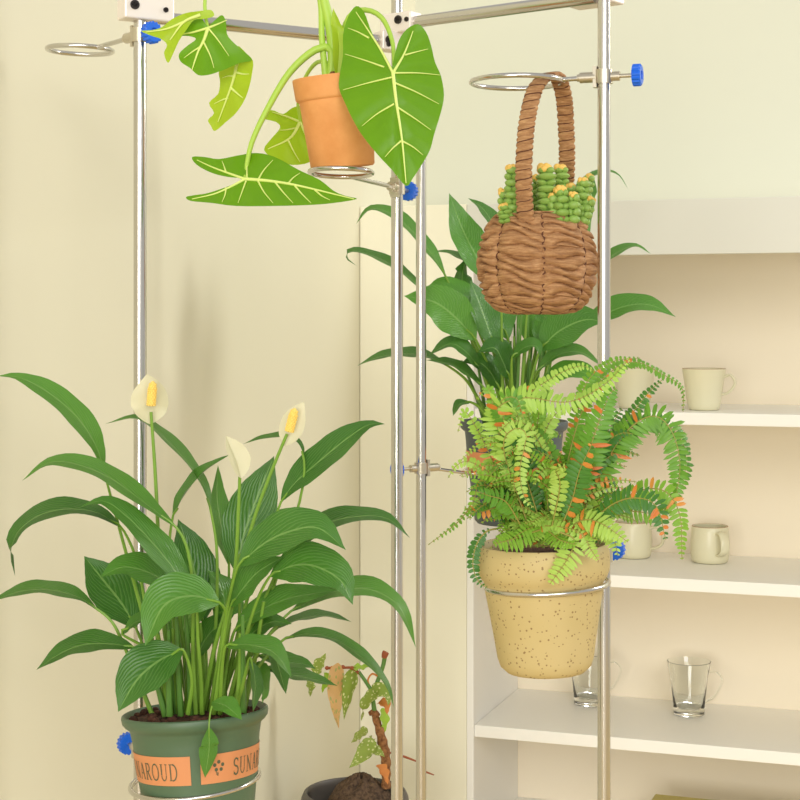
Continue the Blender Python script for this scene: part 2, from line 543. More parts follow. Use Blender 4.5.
connector(PRT + Vector((0.004, 0.021, 0)), dr, zr + 0.008, 0.020, 0.045)
connector(PC, -dl, zl, 0.012, 0.030, 0.013, 0.0125, ((0.020, 0.0), (0.021, -0.006)))
connector(PC, -dr, zr, 0.020, 0.032, 0.0135, 0.013, ((0.012, 0.003), (0.026, 0.002)))
connector(PB, -db, zl, 0.014, 0.03)

def ring_holder(pole_p, z, c, R, roll=0.0, wire=0.0029, tilt=0.0, knob_d=0.040):
    """ring centred at c, arm to a clamp on the pole at height z, ribbed blue knob on the far side"""
    c = Vector(c)
    q = pole_p + UZ * z
    u = (q - c); u.z = 0; u.normalize()
    w = Vector((-u.y, u.x, 0))
    n = UZ.copy()
    Rm = Matrix.Rotation(roll, 3, Vector((0, 1, 0))) @ Matrix.Rotation(tilt, 3, w)
    ur, wr, nr = Rm @ u, Rm @ w, Rm @ n
    mb = MB()
    K, k2 = 72, 10
    rows = []
    for i in range(K + 1):
        a = 2 * pi * i / K
        e = ur * cos(a) + wr * sin(a)
        rows.append([c + e * (R + wire * cos(b)) + nr * (wire * sin(b)) for b in [2 * pi * j / k2 for j in range(k2)]])
    mb.grid(rows, 0, None, True)
    start = c + ur * R
    mb.tube([start, start.lerp(q, 0.3), q - u * 0.012], wire * 0.95, 10)
    h = make('ring_holder', mb, M['chrome'], st)
    cl = MB()
    cl.cyl(q - UZ * 0.0085, q + UZ * 0.0085, 0.0108, 28)
    cl.cyl(q - u * 0.030, q - u * 0.010, 0.0066, 18)
    cl.cyl(q - u * 0.0335, q - u * 0.030, 0.0045, 18)
    cl.box(q - u * 0.013 - w * 0.006 - UZ * 0.013, u * 0.005, w * 0.012, UZ * 0.026)
    cl.cyl(q + u * 0.008, q + u * 0.020, 0.0058, 18)
    cl.cyl(q + u * 0.018, q + u * knob_d, 0.0026, 12)
    make('clamp', cl, M['steel'], h)
    kb = MB()
    rows = []
    N = 64
    for dist, rr, rib in ((0.0, 0.0045, 0), (0.0, 0.0112, 0), (0.0006, 0.0128, 1), (0.0095, 0.0128, 1), (0.011, 0.0114, 0), (0.011, 0.0055, 0), (0.0085, 0.005, 0)):
        r_ = []
        for k in range(N):
            r = rr + (0.0009 if (k // 2) % 2 == 0 else -0.0004) * rib
            r_.append(q + u * (knob_d + dist) + (w * cos(2 * pi * k / N) + UZ * sin(2 * pi * k / N)) * r)
        rows.append(r_)
    ids = kb.grid(rows, 0, None, True)
    kb.face(tuple(reversed(ids[0]))); kb.face(tuple(ids[-1]))
    make('knob', kb, M['knob'], h, angle=25)
    return h

ring_holder(PL, 1.4480, P(80, 50, 2.07), 0.0415, tilt=radians(2), wire=0.0032, knob_d=0.020)
ring_holder(PC, 1.2755, P(341, 172.5, 1.93), 0.0374, tilt=radians(3), wire=0.0032, knob_d=0.050)
ring_holder(PRT, 1.3970, P(517, 82, 2.008), 0.0575, wire=0.0032, knob_d=0.036)
ring_holder(PRT, 0.8085, P(547, 584, 1.747), 0.0668, roll=radians(-3), knob_d=0.046)
ring_holder(PL, 0.5680, P(195, 780, 1.84), 0.0735, roll=radians(-5), knob_d=0.032)
ring_holder(PB, ZC + (HZ - 468) / F * 2.5, P(514, 471, 2.60), 0.0810, knob_d=0.0393)

# ------------------------------------------------------------------ leaf builders
LILY = ((0, .03), (.05, .24), (.12, .50), (.25, .83), (.40, 1), (.55, .96), (.70, .75), (.82, .47), (.90, .25), (.96, .09), (1, 0.0))
WING = ((0, .10), (.04, .55), (.12, .85), (.25, 1), (.40, .95), (.6, .72), (.8, .38), (.92, .14), (1, 0.0))
SPATHE = ((0, .05), (.08, .45), (.2, .80), (.38, 1), (.55, .97), (.7, .80), (.84, .50), (.94, .2), (1, 0.0))
def prof(tab, u):
    for (a, fa), (b, fb) in zip(tab, tab[1:]):
        if u <= b:
            t = (u - a) / (b - a); t = t * t * (3 - 2 * t) * 0.4 + t * 0.6
            return fa + (fb - fa) * t
    return 0.0

def blade(mb, pts, hw, tilt=0.0, flip=1, fold=0.18, tab=LILY, ripple=0.05, nu=24, across=8, m=0, seed=0, cup=0.0):
    """leaf blade along the 3-D midrib pts (base to tip); hw = true half width in metres;
    tilt = how far the blade is turned about its midrib away from facing the viewer"""
    rng = random.Random(seed)
    ph = rng.uniform(0, 6.28)
    pts = catmull(pts, nu)
    camp = Vector((0, 0, ZC))
    rows, uvs = [], []
    prevW = None
    for i, p in enumerate(pts):
        u = i / (nu - 1)
        T = (pts[min(i + 1, nu - 1)] - pts[max(i - 1, 0)]).normalized()
        V = (p - camp).normalized()
        Sx = T.cross(V)
        Sx = Sx.normalized() if Sx.length > 1e-6 else T.orthogonal().normalized()
        Dd = (V - T * V.dot(T)); Dd = Dd.normalized() if Dd.length > 1e-6 else Sx.cross(T)
        up = 1.0 if Sx.z >= 0 else -1.0
        if abs(Sx.z) < 0.25: up = 1.0 if (prevW is None or True) and Sx.x * 1.0 >= 0 else -1.0
        Wv = Sx * cos(tilt) + Dd * (sin(tilt) * up * flip)
        if prevW is not None:
            if Wv.dot(prevW) < 0: Wv = -Wv
            Wv = (Wv + prevW * 1.2).normalized()
            Wv = (Wv - T * Wv.dot(T)).normalized()
        prevW = Wv.copy()
        N = T.cross(Wv).normalized()
        if N.z < 0 or (abs(N.z) < 0.15 and N.dot(V) > 0): N = -N
        h = hw * prof(tab, u)
        row, uvr = [], []
        for j in range(across + 1):
            x = -1 + 2 * j / across
            ax = abs(x)
            lift = fold * ax - cup * ax * ax
            rp = ripple * sin(u * 17 + ph + (2.0 if x > 0 else 0)) * ax ** 2
            row.append(p + Wv * (x * h * (1 - 0.15 * fold)) + N * (h * lift + hw * rp * prof(tab, u)))
            uvr.append((0.5 + 0.5 * x, u))
        rows.append(row); uvs.append(uvr)
    mb.grid(rows, m, uvs)
    return pts

_seed = [10]
def lily_leaf(parent, D0, mid, w, pet=None, dz=(0.0, 0.0), sd=0.0, Wt=None, flip=1, fold=0.18, mat='lily', stem='stalk', name='leaf', pr=0.0022):
    """mid: photo columns/rows of the midrib, base to tip; w: width seen (px); dz: depth offset at base and tip;
    pet: petiole from the soil up to the blade; sd: depth offset at the soil"""
    _seed[0] += 1
    n = len(mid)
    L = sum(sqrt((a[0] - b[0]) ** 2 + (a[1] - b[1]) ** 2) for a, b in zip(mid, mid[1:]))
    pts = [P(q[0], q[1], D0 + dz[0] + (dz[1] - dz[0]) * (i / (n - 1))) for i, q in enumerate(mid)]
    true = Wt if Wt else max(w, min(58, 0.30 * L + 8))
    tilt = acos(max(0.12, min(1.0, w / true)))
    mb = MB()
    blade(mb, pts, true * 0.47 * D0 / F, tilt, flip, fold, seed=_seed[0])
    lf = make(name, mb, M[mat], parent)
    if pet:
        k = len(pet)
        pp = [P(q[0], q[1], D0 + sd + (dz[0] - sd) * (i / k)) for i, q in enumerate(pet)] + [pts[0], pts[0].lerp(pts[1], 0.5)]
        pp = catmull(pp, 22)
        tb = MB(); tb.tube(pp, [pr * (1.35 - 0.75 * i / 21) for i in range(22)], 8)
        make('petiole', tb, M[stem], lf)
    return lf

# ------------------------------------------------------------------ peace lily in the green pot (front left)
DA = 1.84
la = thing('potted_peace_lily', P(197, 835, DA), 'peace lily with three cream flowers in a dark green pot, lower left', 'potted plant')
RA = Matrix.Rotation(radians(-3.4), 4, 'Y') @ Matrix.Rotation(radians(-5), 4, 'X')
def px(n, D): return n / F * D
def pot_frame(c, Rm):
    return Matrix.Translation(c) @ Rm
cA = P(195, 711, DA)                                  # centre of the rim
mA = pot_frame(cA, RA)
def pot_mesh(profile_out, inner, mat4):
    mb = MB(); mb.lathe(profile_out + inner, 72); mb.transform(mat4); return mb
ro = px(73, DA)
potA_prof = [(0.0, -0.150), (0.0545, -0.150), (0.0580, -0.146), (0.0640, -0.100), (0.0693, -0.0608), (0.0725, -0.0300), (0.0752, -0.0165), (0.0768, -0.0142), (0.0800, -0.0120), (0.0832, -0.0080), (0.0842, -0.0030), (0.0836, 0.0), (0.0815, 0.0012)]
make('pot', pot_mesh(potA_prof, [(0.0790, -0.001), (0.0735, -0.016), (0.068, -0.06), (0.0, -0.06)], mA), M['potgreen'], la)
POTA = la.children[0]

def r_at(prof_, z):
    for (r0, z0), (r1, z1) in zip(prof_, prof_[1:]):
        if z0 <= z <= z1 and z1 > z0: return r0 + (r1 - r0) * (z - z0) / (z1 - z0)
    return prof_[-1][0]
def on_pot(prof_, phi, z, off, M4):
    r = r_at(prof_, z) + off
    return M4 @ Vector((r * sin(phi), -r * cos(phi), z))
def band(prof_, p0, p1, z0, z1, M4, off=0.0006, n=48, nz=4):
    mb = MB()
    rows = [[on_pot(prof_, p0 + (p1 - p0) * j / n, z0 + (z1 - z0) * i / nz, off, M4) for j in range(n + 1)] for i in range(nz + 1)]
    mb.grid(rows)
    return mb
# serif capitals as strokes in a unit cell (width 0..w, height 0..1); last number = stroke half width
def arc(cx, cy, rx, ry, a0, a1, n=14):
    return [(cx + rx * cos(radians(a0 + (a1 - a0) * i / n)), cy + ry * sin(radians(a0 + (a1 - a0) * i / n))) for i in range(n + 1)]
GLY = {
 'S': (0.52, [(arc(.26, .74, .20, .23, 30, 270), .05), (arc(.26, .26, .21, .25, 90, -150), .05), ([(.44, .98), (.44, .76)], .02), ([(.05, .02), (.05, .25)], .02)]),
 'U': (0.72, [([(.14, .98), (.14, .34)], .05), (arc(.35, .32, .21, .30, 180, 360), .035), ([(.56, .34), (.56, .98)], .025), ([(.02, .98), (.26, .98)], .02), ([(.46, .98), (.68, .98)], .02)]),
 'N': (0.76, [([(.14, .02), (.14, .98)], .025), ([(.10, .98), (.62, .02)], .055), ([(.62, .02), (.62, .98)], .025), ([(.02, .02), (.26, .02)], .02), ([(.50, .98), (.74, .98)], .02)]),
 'A': (0.72, [([(.10, .02), (.36, .98)], .025), ([(.36, .98), (.62, .02)], .055), ([(.20, .36), (.52, .36)], .025), ([(.0, .02), (.20, .02)], .02), ([(.52, .02), (.72, .02)], .02)]),
 'R': (0.68, [([(.14, .02), (.14, .98)], .05), ([(.02, .98), (.32, .98)], .022), (arc(.32, .74, .20, .235, 90, -90), .045), ([(.32, .505), (.14, .505)], .022), ([(.30, .50), (.58, .02)], .05), ([(.02, .02), (.26, .02)], .02), ([(.54, .02), (.70, .02)], .02)]),
 'O': (0.78, [(arc(.38, .50, .32, .48, 0, 360, 30), .042)]),
 'D': (0.76, [([(.14, .02), (.14, .98)], .05), ([(.02, .98), (.32, .98)], .022), (arc(.32, .50, .34, .48, 90, -90, 20), .045), ([(.32, .02), (.02, .02)], .022)]),
}
def lettering(prof_, text, phi0, zbase, h, M4, off=0.0011, gap=0.10, rmean=0.068):
    mb = MB()
    x = 0.0
    for ch in text:
        w, strokes = GLY[ch]
        for pts, hw in strokes:
            rows = []
            n = len(pts)
            for i, (a, b) in enumerate(pts):
                a2, b2 = pts[min(i + 1, n - 1)]; a1, b1 = pts[max(i - 1, 0)]
                tx, ty = a2 - a1, b2 - b1
                l = sqrt(tx * tx + ty * ty) or 1
                nx, ny = -ty / l * hw, tx / l * hw
                rows.append([on_pot(prof_, phi0 + (x + a + s * nx) * h * 0.72 / rmean, zbase + (b + s * ny) * h, off, M4) for s in (-1, 1)])
            if n == 2:                                 # follow the curve of the pot
                r2 = []
                (a0, b0), (a1_, b1_) = pts
                for q in range(7):
                    f = q / 6
                    a, b = a0 + (a1_ - a0) * f, b0 + (b1_ - b0) * f
                    tx, ty = a1_ - a0, b1_ - b0
                    l = sqrt(tx * tx + ty * ty); nx, ny = -ty / l * hw, tx / l * hw
                    r2.append([on_pot(prof_, phi0 + (x + a + s * nx) * h * 0.72 / rmean, zbase + (b + s * ny) * h, off, M4) for s in (-1, 1)])
                rows = r2
            mb.grid(rows)
        x += w + gap
    return mb, x * h * 0.72 / rmean
Z0, Z1 = -0.0705, -0.0385
mL = mA @ Matrix.Rotation(radians(5.0), 4, 'Z')
l1 = make('label', band(potA_prof, radians(-138), radians(-3.5), Z0, Z1, mL), M['label'], POTA)
l2 = make('label', band(potA_prof, radians(5.5), radians(139), Z0, Z1, mL), M['label'], POTA)
lh = 0.0185
_, wid = lettering(potA_prof, 'SUNAROUD', 0, 0, lh, mA)
lt, _ = lettering(potA_prof, 'SUNAROUD', radians(-14) - wid, -0.0648, lh, mL)
make('lettering', lt, M['ink'], l1)
lt, _ = lettering(potA_prof, 'SUNAROUD', radians(37), -0.0648, lh, mL)
fl = MB()
for k in range(5):                                     # the little flower printed before the words
    a = 2 * pi * k / 5 + 0.3
    cx, cz = 0.0046 * cos(a), 0.0046 * sin(a)
    rows = []
    for i in range(4):
        rr = 0.0019 * (i / 3) + 1e-5
        rows.append([on_pot(potA_prof, radians(22) + (cx + rr * cos(b)) / 0.068, -0.0520 + cz + rr * sin(b) * 1.1, 0.0011, mL) for b in [2 * pi * j / 10 for j in range(10)]])
    fl.grid(rows, 0, None, True)
for k in range(3):
    b0 = -1.9 - 0.45 * k
    fl.grid([[on_pot(potA_prof, radians(22) + (0.006 * cos(b0 + d) + 0.0012 * k) / 0.068, -0.0565 + 0.0068 * sin(b0 + d) * 0.9, 0.0011, mL) for d in (0, .22)] ,
             [on_pot(potA_prof, radians(22) + (0.003 * cos(b0 + d)) / 0.068, -0.0560 + 0.003 * sin(b0 + d), 0.0011, mL) for d in (0, .22)]])
make('lettering', lt, M['ink'], l2)
make('printed_flower', fl, M['ink'], l2)
rng = random.Random(4)
sm = MB(); sm.lathe([(0.0, -0.0030), (0.03, -0.0030), (0.06, -0.0036), (0.0768, -0.0060), (0.0745, -0.014)], 48); sm.transform(mA)
for k in range(70):
    a, r = rng.uniform(0, 2 * pi), 0.074 * sqrt(rng.uniform(0.05, 1))
    s = rng.uniform(0.003, 0.007)
    sm.ellipsoid(mA @ Vector((r * cos(a), r * sin(a), -0.003)), (s, 0, 0), (0, s * rng.uniform(.7, 1.1), 0), (0, 0, s * .8), 7, 5)
make('soil', sm, M['soil'], la)

A = lambda *a, **k: lily_leaf(la, DA, *a, **k)
# outer arching leaves on the left
A([(104,471),(96,446),(76,416),(46,391),(18,377),(-3,376)], 26, [(172,714),(150,640),(128,560),(113,505)], (0.03,0.03), 0.0, 42)
A([(176,527),(146,504),(110,478),(75,464),(48,463),(22,481)], 21, [(196,714),(193,650),(193,590),(187,548)], (-0.02,-0.02), -0.02, 46)
A([(196,606),(176,572),(150,540),(124,514),(103,501),(80,507)], 28, [(202,714),(201,680),(198,640)], (-0.04,-0.05), -0.02, 44)
A([(122,528),(98,513),(68,509),(40,515),(19,531),(11,552),(15,576)], 20, [(176,714),(152,640),(138,565)], (0.01,-0.02), 0.0, 44)
A([(211,512),(203,484),(181,455),(156,430),(134,418),(105,424)], 12, [(205,714),(215,640),(217,555)], (0.05,0.06), 0.02, 40)
A([(172,520),(184,496),(204,472),(231,454)], 9, [(190,714),(176,640),(169,565)], (0.03,0.04), 0.02, 36, fold=.3)
A([(97,609),(78,597),(48,590),(18,592),(-14,604)], 16, [(152,714),(125,648),(112,622)], (0.0,-0.02), 0.0, 42)
A([(135,648),(112,644),(82,645),(58,655),(36,670)], 23, [(166,714),(152,668)], (-0.03,-0.05), -0.02, 46)
A([(136,628),(122,604),(103,580),(84,556)], 54, [(168,714),(152,670)], (0.03,0.05), 0.0, 60)
A([(176,590),(152,574),(124,567),(100,577)], 30, [(186,714),(188,650),(184,610)], (0.0,-0.04), 0.0, 44)
A([(203,622),(197,584),(188,548),(178,519)], 52, [(205,714),(206,660)], (0.05,0.06), 0.02, 56)
A([(220,603),(192,596),(164,606),(145,646)], 46, [(214,714),(222,650),(226,616)], (-0.07,-0.11), -0.03, 56, flip=1, fold=.25)
A([(183,650),(160,660),(137,680),(118,712)], 50, [(188,714),(192,680)], (-0.06,-0.10), -0.04, 56)
# upright leaves in the middle
A([(229,566),(222,530),(217,498),(218,465)], 24, [(215,714),(226,630)], (0.07,0.08), 0.03, 40)
A([(236,572),(244,535),(258,495),(274,456)], 58, [(212,714),(228,630)], (0.05,0.07), 0.02, 58)
A([(230,607),(242,590),(258,572),(284,556)], 28, [(215,714),(222,650)], (-0.02,-0.03), -0.01, 42)
A([(214,625),(224,612),(222,590),(208,570)], 34, [(214,714),(214,660)], (0.04,0.05), 0.01, 46)
# right side
A([(281,502),(294,484),(316,464),(345,440),(368,425),(385,424)], 32, [(219,714),(247,600),(272,528)], (0.04,0.06), 0.02, 44)
A([(276,574),(296,548),(322,526),(352,517),(386,518),(410,538)], 21, [(217,714),(238,655),(264,600)], (0.03,0.03), 0.02, 44)
A([(238,566),(262,545),(288,532),(318,528),(346,550)], 42, [(210,714),(226,615)], (-0.04,-0.07), 0.0, 54)
A([(245,548),(268,528),(290,518),(316,516)], 22, [(212,714),(232,600)], (0.06,0.07), 0.02, 44)
A([(270,576),(292,566),(314,566),(340,580),(353,605)], 44, [(226,714),(252,615)], (-0.03,-0.06), 0.0, 54)
A([(234,632),(258,612),(290,598),(338,590)], 28, [(220,714),(226,670)], (0.01,0.02), 0.0, 46)
A([(290,612),(312,600),(342,590),(372,590),(400,608),(416,648)], 21, [(226,714),(248,670),(268,636)], (0.03,0.01), 0.01, 44)
A([(276,629),(300,619),(328,616),(352,622)], 10, [(224,714),(248,660)], (0.05,0.06), 0.02, 36)
A([(283,640),(306,634),(336,640),(364,660),(386,684),(394,708)], 13, [(228,714),(254,672)], (0.01,-0.01), 0.0, 38)
A([(258,656),(280,662),(304,664),(316,669)], 18, [(226,714),(240,680)], (0.03,0.04), 0.01, 40)
A([(262,668),(288,674),(312,679),(338,686)], 15, [(232,714),(246,684)], (0.04,0.05), 0.02, 40)
A([(270,640),(277,662),(286,694)], 20, [(228,714),(248,668)], (-0.01,-0.03), 0.0, 34)
A([(226,646),(250,645),(274,653),(292,678)], 20, [(220,714),(222,670)], (-0.06,-0.09), -0.03, 44)
A([(250,658),(255,682),(253,712)], 13, [(236,714),(244,680)], (-0.05,-0.07), -0.03, 30)
A([(212,702),(226,706),(242,720)], 19, None, (-0.068,-0.092), -0.03, 26)
A([(209,727),(209,750),(205,778)], 19, [(212,706),(210,715)], (-0.091,-0.092), -0.080, 22, fold=.12, pr=0.0009)
A([(122,634),(136,622),(150,620),(160,636)], 12, [(176,714),(160,660)], (-0.03,-0.05), 0.0, 30)
# filling leaves in the heart of the plant
A([(196,660),(205,640),(218,625),(236,612)], 26, [(196,714),(195,690)], (0.02,0.04), 0.0, 40)
A([(178,650),(186,622),(200,600),(196,576)], 34, [(184,714),(180,690)], (0.05,0.06), 0.02, 48)
A([(240,650),(254,632),(272,622),(292,624)], 22, [(230,714),(235,680)], (0.02,0.02), 0.0, 38)
A([(246,690),(258,672),(264,690),(262,704)], 14, [(240,714)], (0.02,0.0), 0.0, 30)
# sheath stalks standing in the soil
rng = random.Random(8)
for k in range(20):
    x0 = rng.uniform(160, 245); x1 = x0 + (x0 - 203) * rng.uniform(0.1, 0.5) + rng.uniform(-6, 6)
    d0 = rng.uniform(-0.045, 0.035)
    y1 = rng.uniform(590, 655)
    tb = MB(); tb.tube(catmull([P(x0, 716, DA + d0), P((x0 + x1) / 2 + rng.uniform(-2, 2), (716 + y1) / 2, DA + d0 * 1.05), P(x1, y1, DA + d0 * 1.1)], 10),
                       [0.0040 - 0.0022 * i / 9 for i in range(10)], 8)
    make('stalk', tb, M['stalk'] if rng.random() < .6 else M['stalk_dark'], la)
A([(304,456),(300,446),(294,440),(284,437),(262,439),(243,444)], 7, [(224,714),(262,620),(300,500)], (0.05,0.07), 0.02, 24, fold=.3)
# flowers
def lily_flower(stem, sp, w, dz, spad=None, fold=0.15, tilt=0.2, cup=0.25):
    tb = MB(); q = catmull([P(a, b, DA + dz * (i / (len(stem) - 1))) for i, (a, b) in enumerate(stem)], 24)
    tb.tube(q, [0.0030 - 0.0012 * i / 23 for i in range(24)], 8)
    fo = make('flower', tb, M['stalk'], la)
    mb = MB()
    back = 0.006 if spad else -0.004
    blade(mb, [P(a, b, DA + dz + back) for a, b in sp], w * 0.5 * DA / F, tilt, 1, fold, SPATHE, 0.03, 20, 8, 0, 3, cup)
    make('spathe', mb, M['spathe'], fo)
    if spad:
        (x0, y0), (x1, y1) = spad
        s = MB(); a, b = P(x0, y0, DA + dz - 0.004), P(x1, y1, DA + dz - 0.006)
        R = 0.0046
        s.tube([a.lerp(b, t) for t in (0, .05, .5, .85, .96, 1)], [R * .6, R, R, R * .85, R * .5, R * .1], 12)
        d = (b - a); ln = d.length; d.normalize(); e1 = d.orthogonal().normalized(); e2 = d.cross(e1)
        for i in range(11):
            for j in range(9):
                th = 2 * pi * (j + 0.5 * (i % 2)) / 9
                c = a + d * ln * (0.05 + 0.82 * i / 10) + (e1 * cos(th) + e2 * sin(th)) * R * (1.0 if i < 9 else .8)
                s.ellipsoid(c, e1 * .0013, e2 * .0013, d * .0013, 6, 4)
        make('spadix', s, M['spadix'], fo)
lily_flower([(182,714),(166,640),(160,580),(158,530),(155,470),(151,412)], [(150,424),(150,402),(149,386),(147,374)], 40, 0.03, ((151,406),(153,381)))
lily_flower([(202,714),(214,650),(226,610),(235,570),(238,520),(240,472)], [(241,478),(237,462),(231,448),(226,436)], 25, -0.02, None, 0.45, 0.5, -0.2)
lily_flower([(212,714),(225,640),(240,570),(255,516),(272,470),(287,434)], [(284,446),(291,428),(297,414),(304,402)], 26, 0.02, ((289,432),(295,408)))

# ------------------------------------------------------------------ alocasia in the terracotta pot (top)
DT = 1.93
cT = P(343, 168, DT)
al = thing('potted_alocasia', cT, 'alocasia with large pale veined arrow leaves in an orange terracotta pot', 'potted plant')
mT = Matrix.Translation(cT) @ Matrix.Rotation(radians(-6), 4, 'Y') @ Matrix.Rotation(radians(4), 4, 'X')
tp = [(0.0, 0.0), (0.0365, 0.0), (0.0386, 0.002), (0.0440, 0.0800), (0.0442, 0.0820), (0.0470, 0.0835), (0.0482, 0.0855), (0.0496, 0.1080), (0.0490, 0.1098)]
make('pot', pot_mesh(tp, [(0.0455, 0.1098), (0.0445, 0.107), (0.0435, 0.085), (0.0, 0.08)], mT), M['terracotta'], al, angle=50)
sm = MB(); sm.lathe([(0, .0995), (0.02, 0.0995), (0.0440, 0.0975), (0.0435, 0.09)], 40); sm.transform(mT)
make('soil', sm, M['soil'], al)

def seg_dist(px_, py_, poly):
    best = 1e9
    for (a, b), (c, d) in zip(poly, poly[1:]):
        vx, vy = c - a, d - b
        L = vx * vx + vy * vy
        t = 0 if L == 0 else max(0, min(1, ((px_ - a) * vx + (py_ - b) * vy) / L))
        best = min(best, sqrt((px_ - a - vx * t) ** 2 + (py_ - b - vy * t) ** 2))
    return best
def arrow_blade(mb, outline, veins, D, dep, step=4.0, bulge=0.0048, vw=1.3, m=0, mv=1, smooth_n=3):
    pts = [Vector((a, b, 0)) for a, b in outline]
    n = len(pts)
    ol = []
    for i in range(n):
        p0, p1, p2, p3 = pts[i - 1], pts[i], pts[(i + 1) % n], pts[(i + 2) % n]
        for k in range(smooth_n):
            t = k / smooth_n
            q = 0.5 * ((2 * p1) + (p2 - p0) * t + (2 * p0 - 5 * p1 + 4 * p2 - p3) * t * t + (3 * p1 - p0 - 3 * p2 + p3) * t ** 3)
            ol.append(Vector((q.x, q.y)))
    x0, x1 = min(v.x for v in ol), max(v.x for v in ol)
    y0, y1 = min(v.y for v in ol), max(v.y for v in ol)
    def inside(x, y):
        c = False
        j = len(ol) - 1
        for i in range(len(ol)):
            a, b = ol[i], ol[j]
            if (a.y > y) != (b.y > y) and x < (b.x - a.x) * (y - a.y) / (b.y - a.y) + a.x: c = not c
            j = i
        return c
    loop = [(v.x, v.y) for v in ol] + [(ol[0].x, ol[0].y)]
    allp = list(ol)
    y = y0 + step / 2; r = 0
    while y < y1:
        x = x0 + (step / 2 if r % 2 else 0)
        while x < x1:
            if inside(x, y) and seg_dist(x, y, loop) > step * 0.45: allp.append(Vector((x, y)))
            x += step
        y += step * 0.87; r += 1
    ne = len(ol)
    vs, _, fs, _, _, _ = geometry.delaunay_2d_cdt(allp, [(i, (i + 1) % ne) for i in range(ne)], [], 1, 1e-5)
    def depth(x, y):
        d = min([seg_dist(x, y, v) for v in veins]) if veins else 0
        return D + dep(x, y) - bulge * (min(d, 12) / 12.0)
    base = len(mb.v)
    for v in vs: mb.vert(P(v.x, v.y, depth(v.x, v.y)), ((v.x - x0) / (x1 - x0), (v.y - y0) / (y1 - y0)))
    for f in fs: mb.face([base + i for i in f], m)
    for k, v in enumerate(veins):
        q = catmull([Vector((a, b, 0)) for a, b in v], 12)
        w0 = vw * (1.5 if k == 0 else (1.15 if k < 3 else 0.8))
        mb.tube([P(a.x, a.y, depth(a.x, a.y) - 0.0015) for a in q], [w0 * DT / F * (1 - 0.72 * i / 11) for i in range(12)], 6, mv)
def aleaf(D, pieces, pet=None, pd=None, rad=0.0030):
    mb = MB()
    for outline, veins, dep, m in pieces: arrow_blade(mb, outline, veins, D, dep, m=m)
    lf = make('leaf', mb, [M['aloc'], M['vein'], M['aloc_pale']], al, angle=70)
    if pet:
        q = catmull([P(a, b, d) for (a, b), d in zip(pet, pd)], 26)
        t = MB(); t.tube(q, [rad * (1.5 - 0.8 * i / 25) for i in range(26)], 10)
        make('petiole', t, M['aloc_stem'], lf)
    return lf
# the big leaf facing the viewer
aleaf(1.845, [([(356,6),(348,17),(343,35),(343,55),(340,73),(339,88),(346,105),(352,118),(362,135),(378,155),(392,170),(406,186),(413,178),(421,166),(430,150),(434,135),(441,112),(444,95),(441,76),(435,62),(431,45),(426,32),(418,24),(407,29),(399,40),(395,54),(391,68),(384,57),(377,44),(370,28),(364,12)],
  [[(393,73),(396,100),(402,140),(406,183)], [(393,73),(382,52),(368,30),(356,12)], [(393,73),(403,56),(409,42),(413,31)],
   [(369,38),(358,32),(348,28)], [(384,67),(364,60),(345,54)], [(393,77),(368,83),(343,90)], [(394,104),(377,114),(362,126)], [(401,141),(393,148),(385,157)],
   [(394,73),(418,73),(440,75)], [(395,83),(416,92),(439,104)], [(397,107),(414,118),(431,130)], [(402,141),(413,147),(423,155)], [(405,55),(416,52),(428,49)]],
  lambda x, y: -0.0003 * (y - 75) + 0.0012 * abs(x - 394) * 0.45, 0)],
  [(336,84),(340,45),(350,16),(366,10),(382,18),(392,40),(394,62),(393.5,74)], [1.945,1.94,1.925,1.91,1.895,1.88,1.862,1.8475])
# the leaf stretching out to the lower left
aleaf(1.87, [([(192,157),(197,165),(212,173),(228,177),(244,179),(229,186),(208,193),(195,195),(186,197),(191,201),(212,203),(236,206),(275,206),(310,205),(334,203),(357,199),(346,196),(334,191),(320,180),(299,170),(275,157),(257,153),(240,155),(219,159),(205,157)],
  [[(245,179),(270,181),(300,186),(354,199)], [(245,179),(228,173),(212,167),(197,160)], [(245,179),(230,187),(214,194),(192,199)],
   [(247,178),(247,166),(248,156)], [(258,180),(264,170),(273,160)], [(288,184),(293,178),(300,173)], [(246,181),(242,192),(238,203)], [(258,181),(264,192),(273,203)],
   [(275,182),(283,192),(293,203)], [(295,186),(302,194),(311,203)], [(315,190),(322,196),(330,200)], [(226,172),(224,166),(222,161)], [(226,188),(225,195),(222,202)]],
  lambda x, y: 0.0011 * (181 - y) - 0.00025 * (x - 245), 0)],
  [(330,84),(331,50),(315,50),(290,72),(268,108),(252,142),(246,170),(245,178.5)], [1.93,1.925,1.92,1.915,1.905,1.895,1.885,1.874], 0.0036)
# the pale leaf behind the pot
aleaf(2.03, [([(271,110),(283,114),(292,108),(302,106),(311,112),(316,130),(318,150),(310,162),(292,165),(276,160),(264,150),(271,139),(280,128),(276,122),(263,118)],
  [[(300,122),(290,138),(268,149)], [(300,122),(288,117),(272,112)], [(300,122),(308,140),(314,154)], [(288,140),(294,152),(300,162)], [(296,128),(285,130),(279,130)]],
  lambda x, y: 0.0006 * (x - 290), 2)],
  [(334,84),(330,66),(318,62),(306,76),(298,100),(300,121)], [1.94,1.95,1.97,1.99,2.01,2.027], 0.0022)
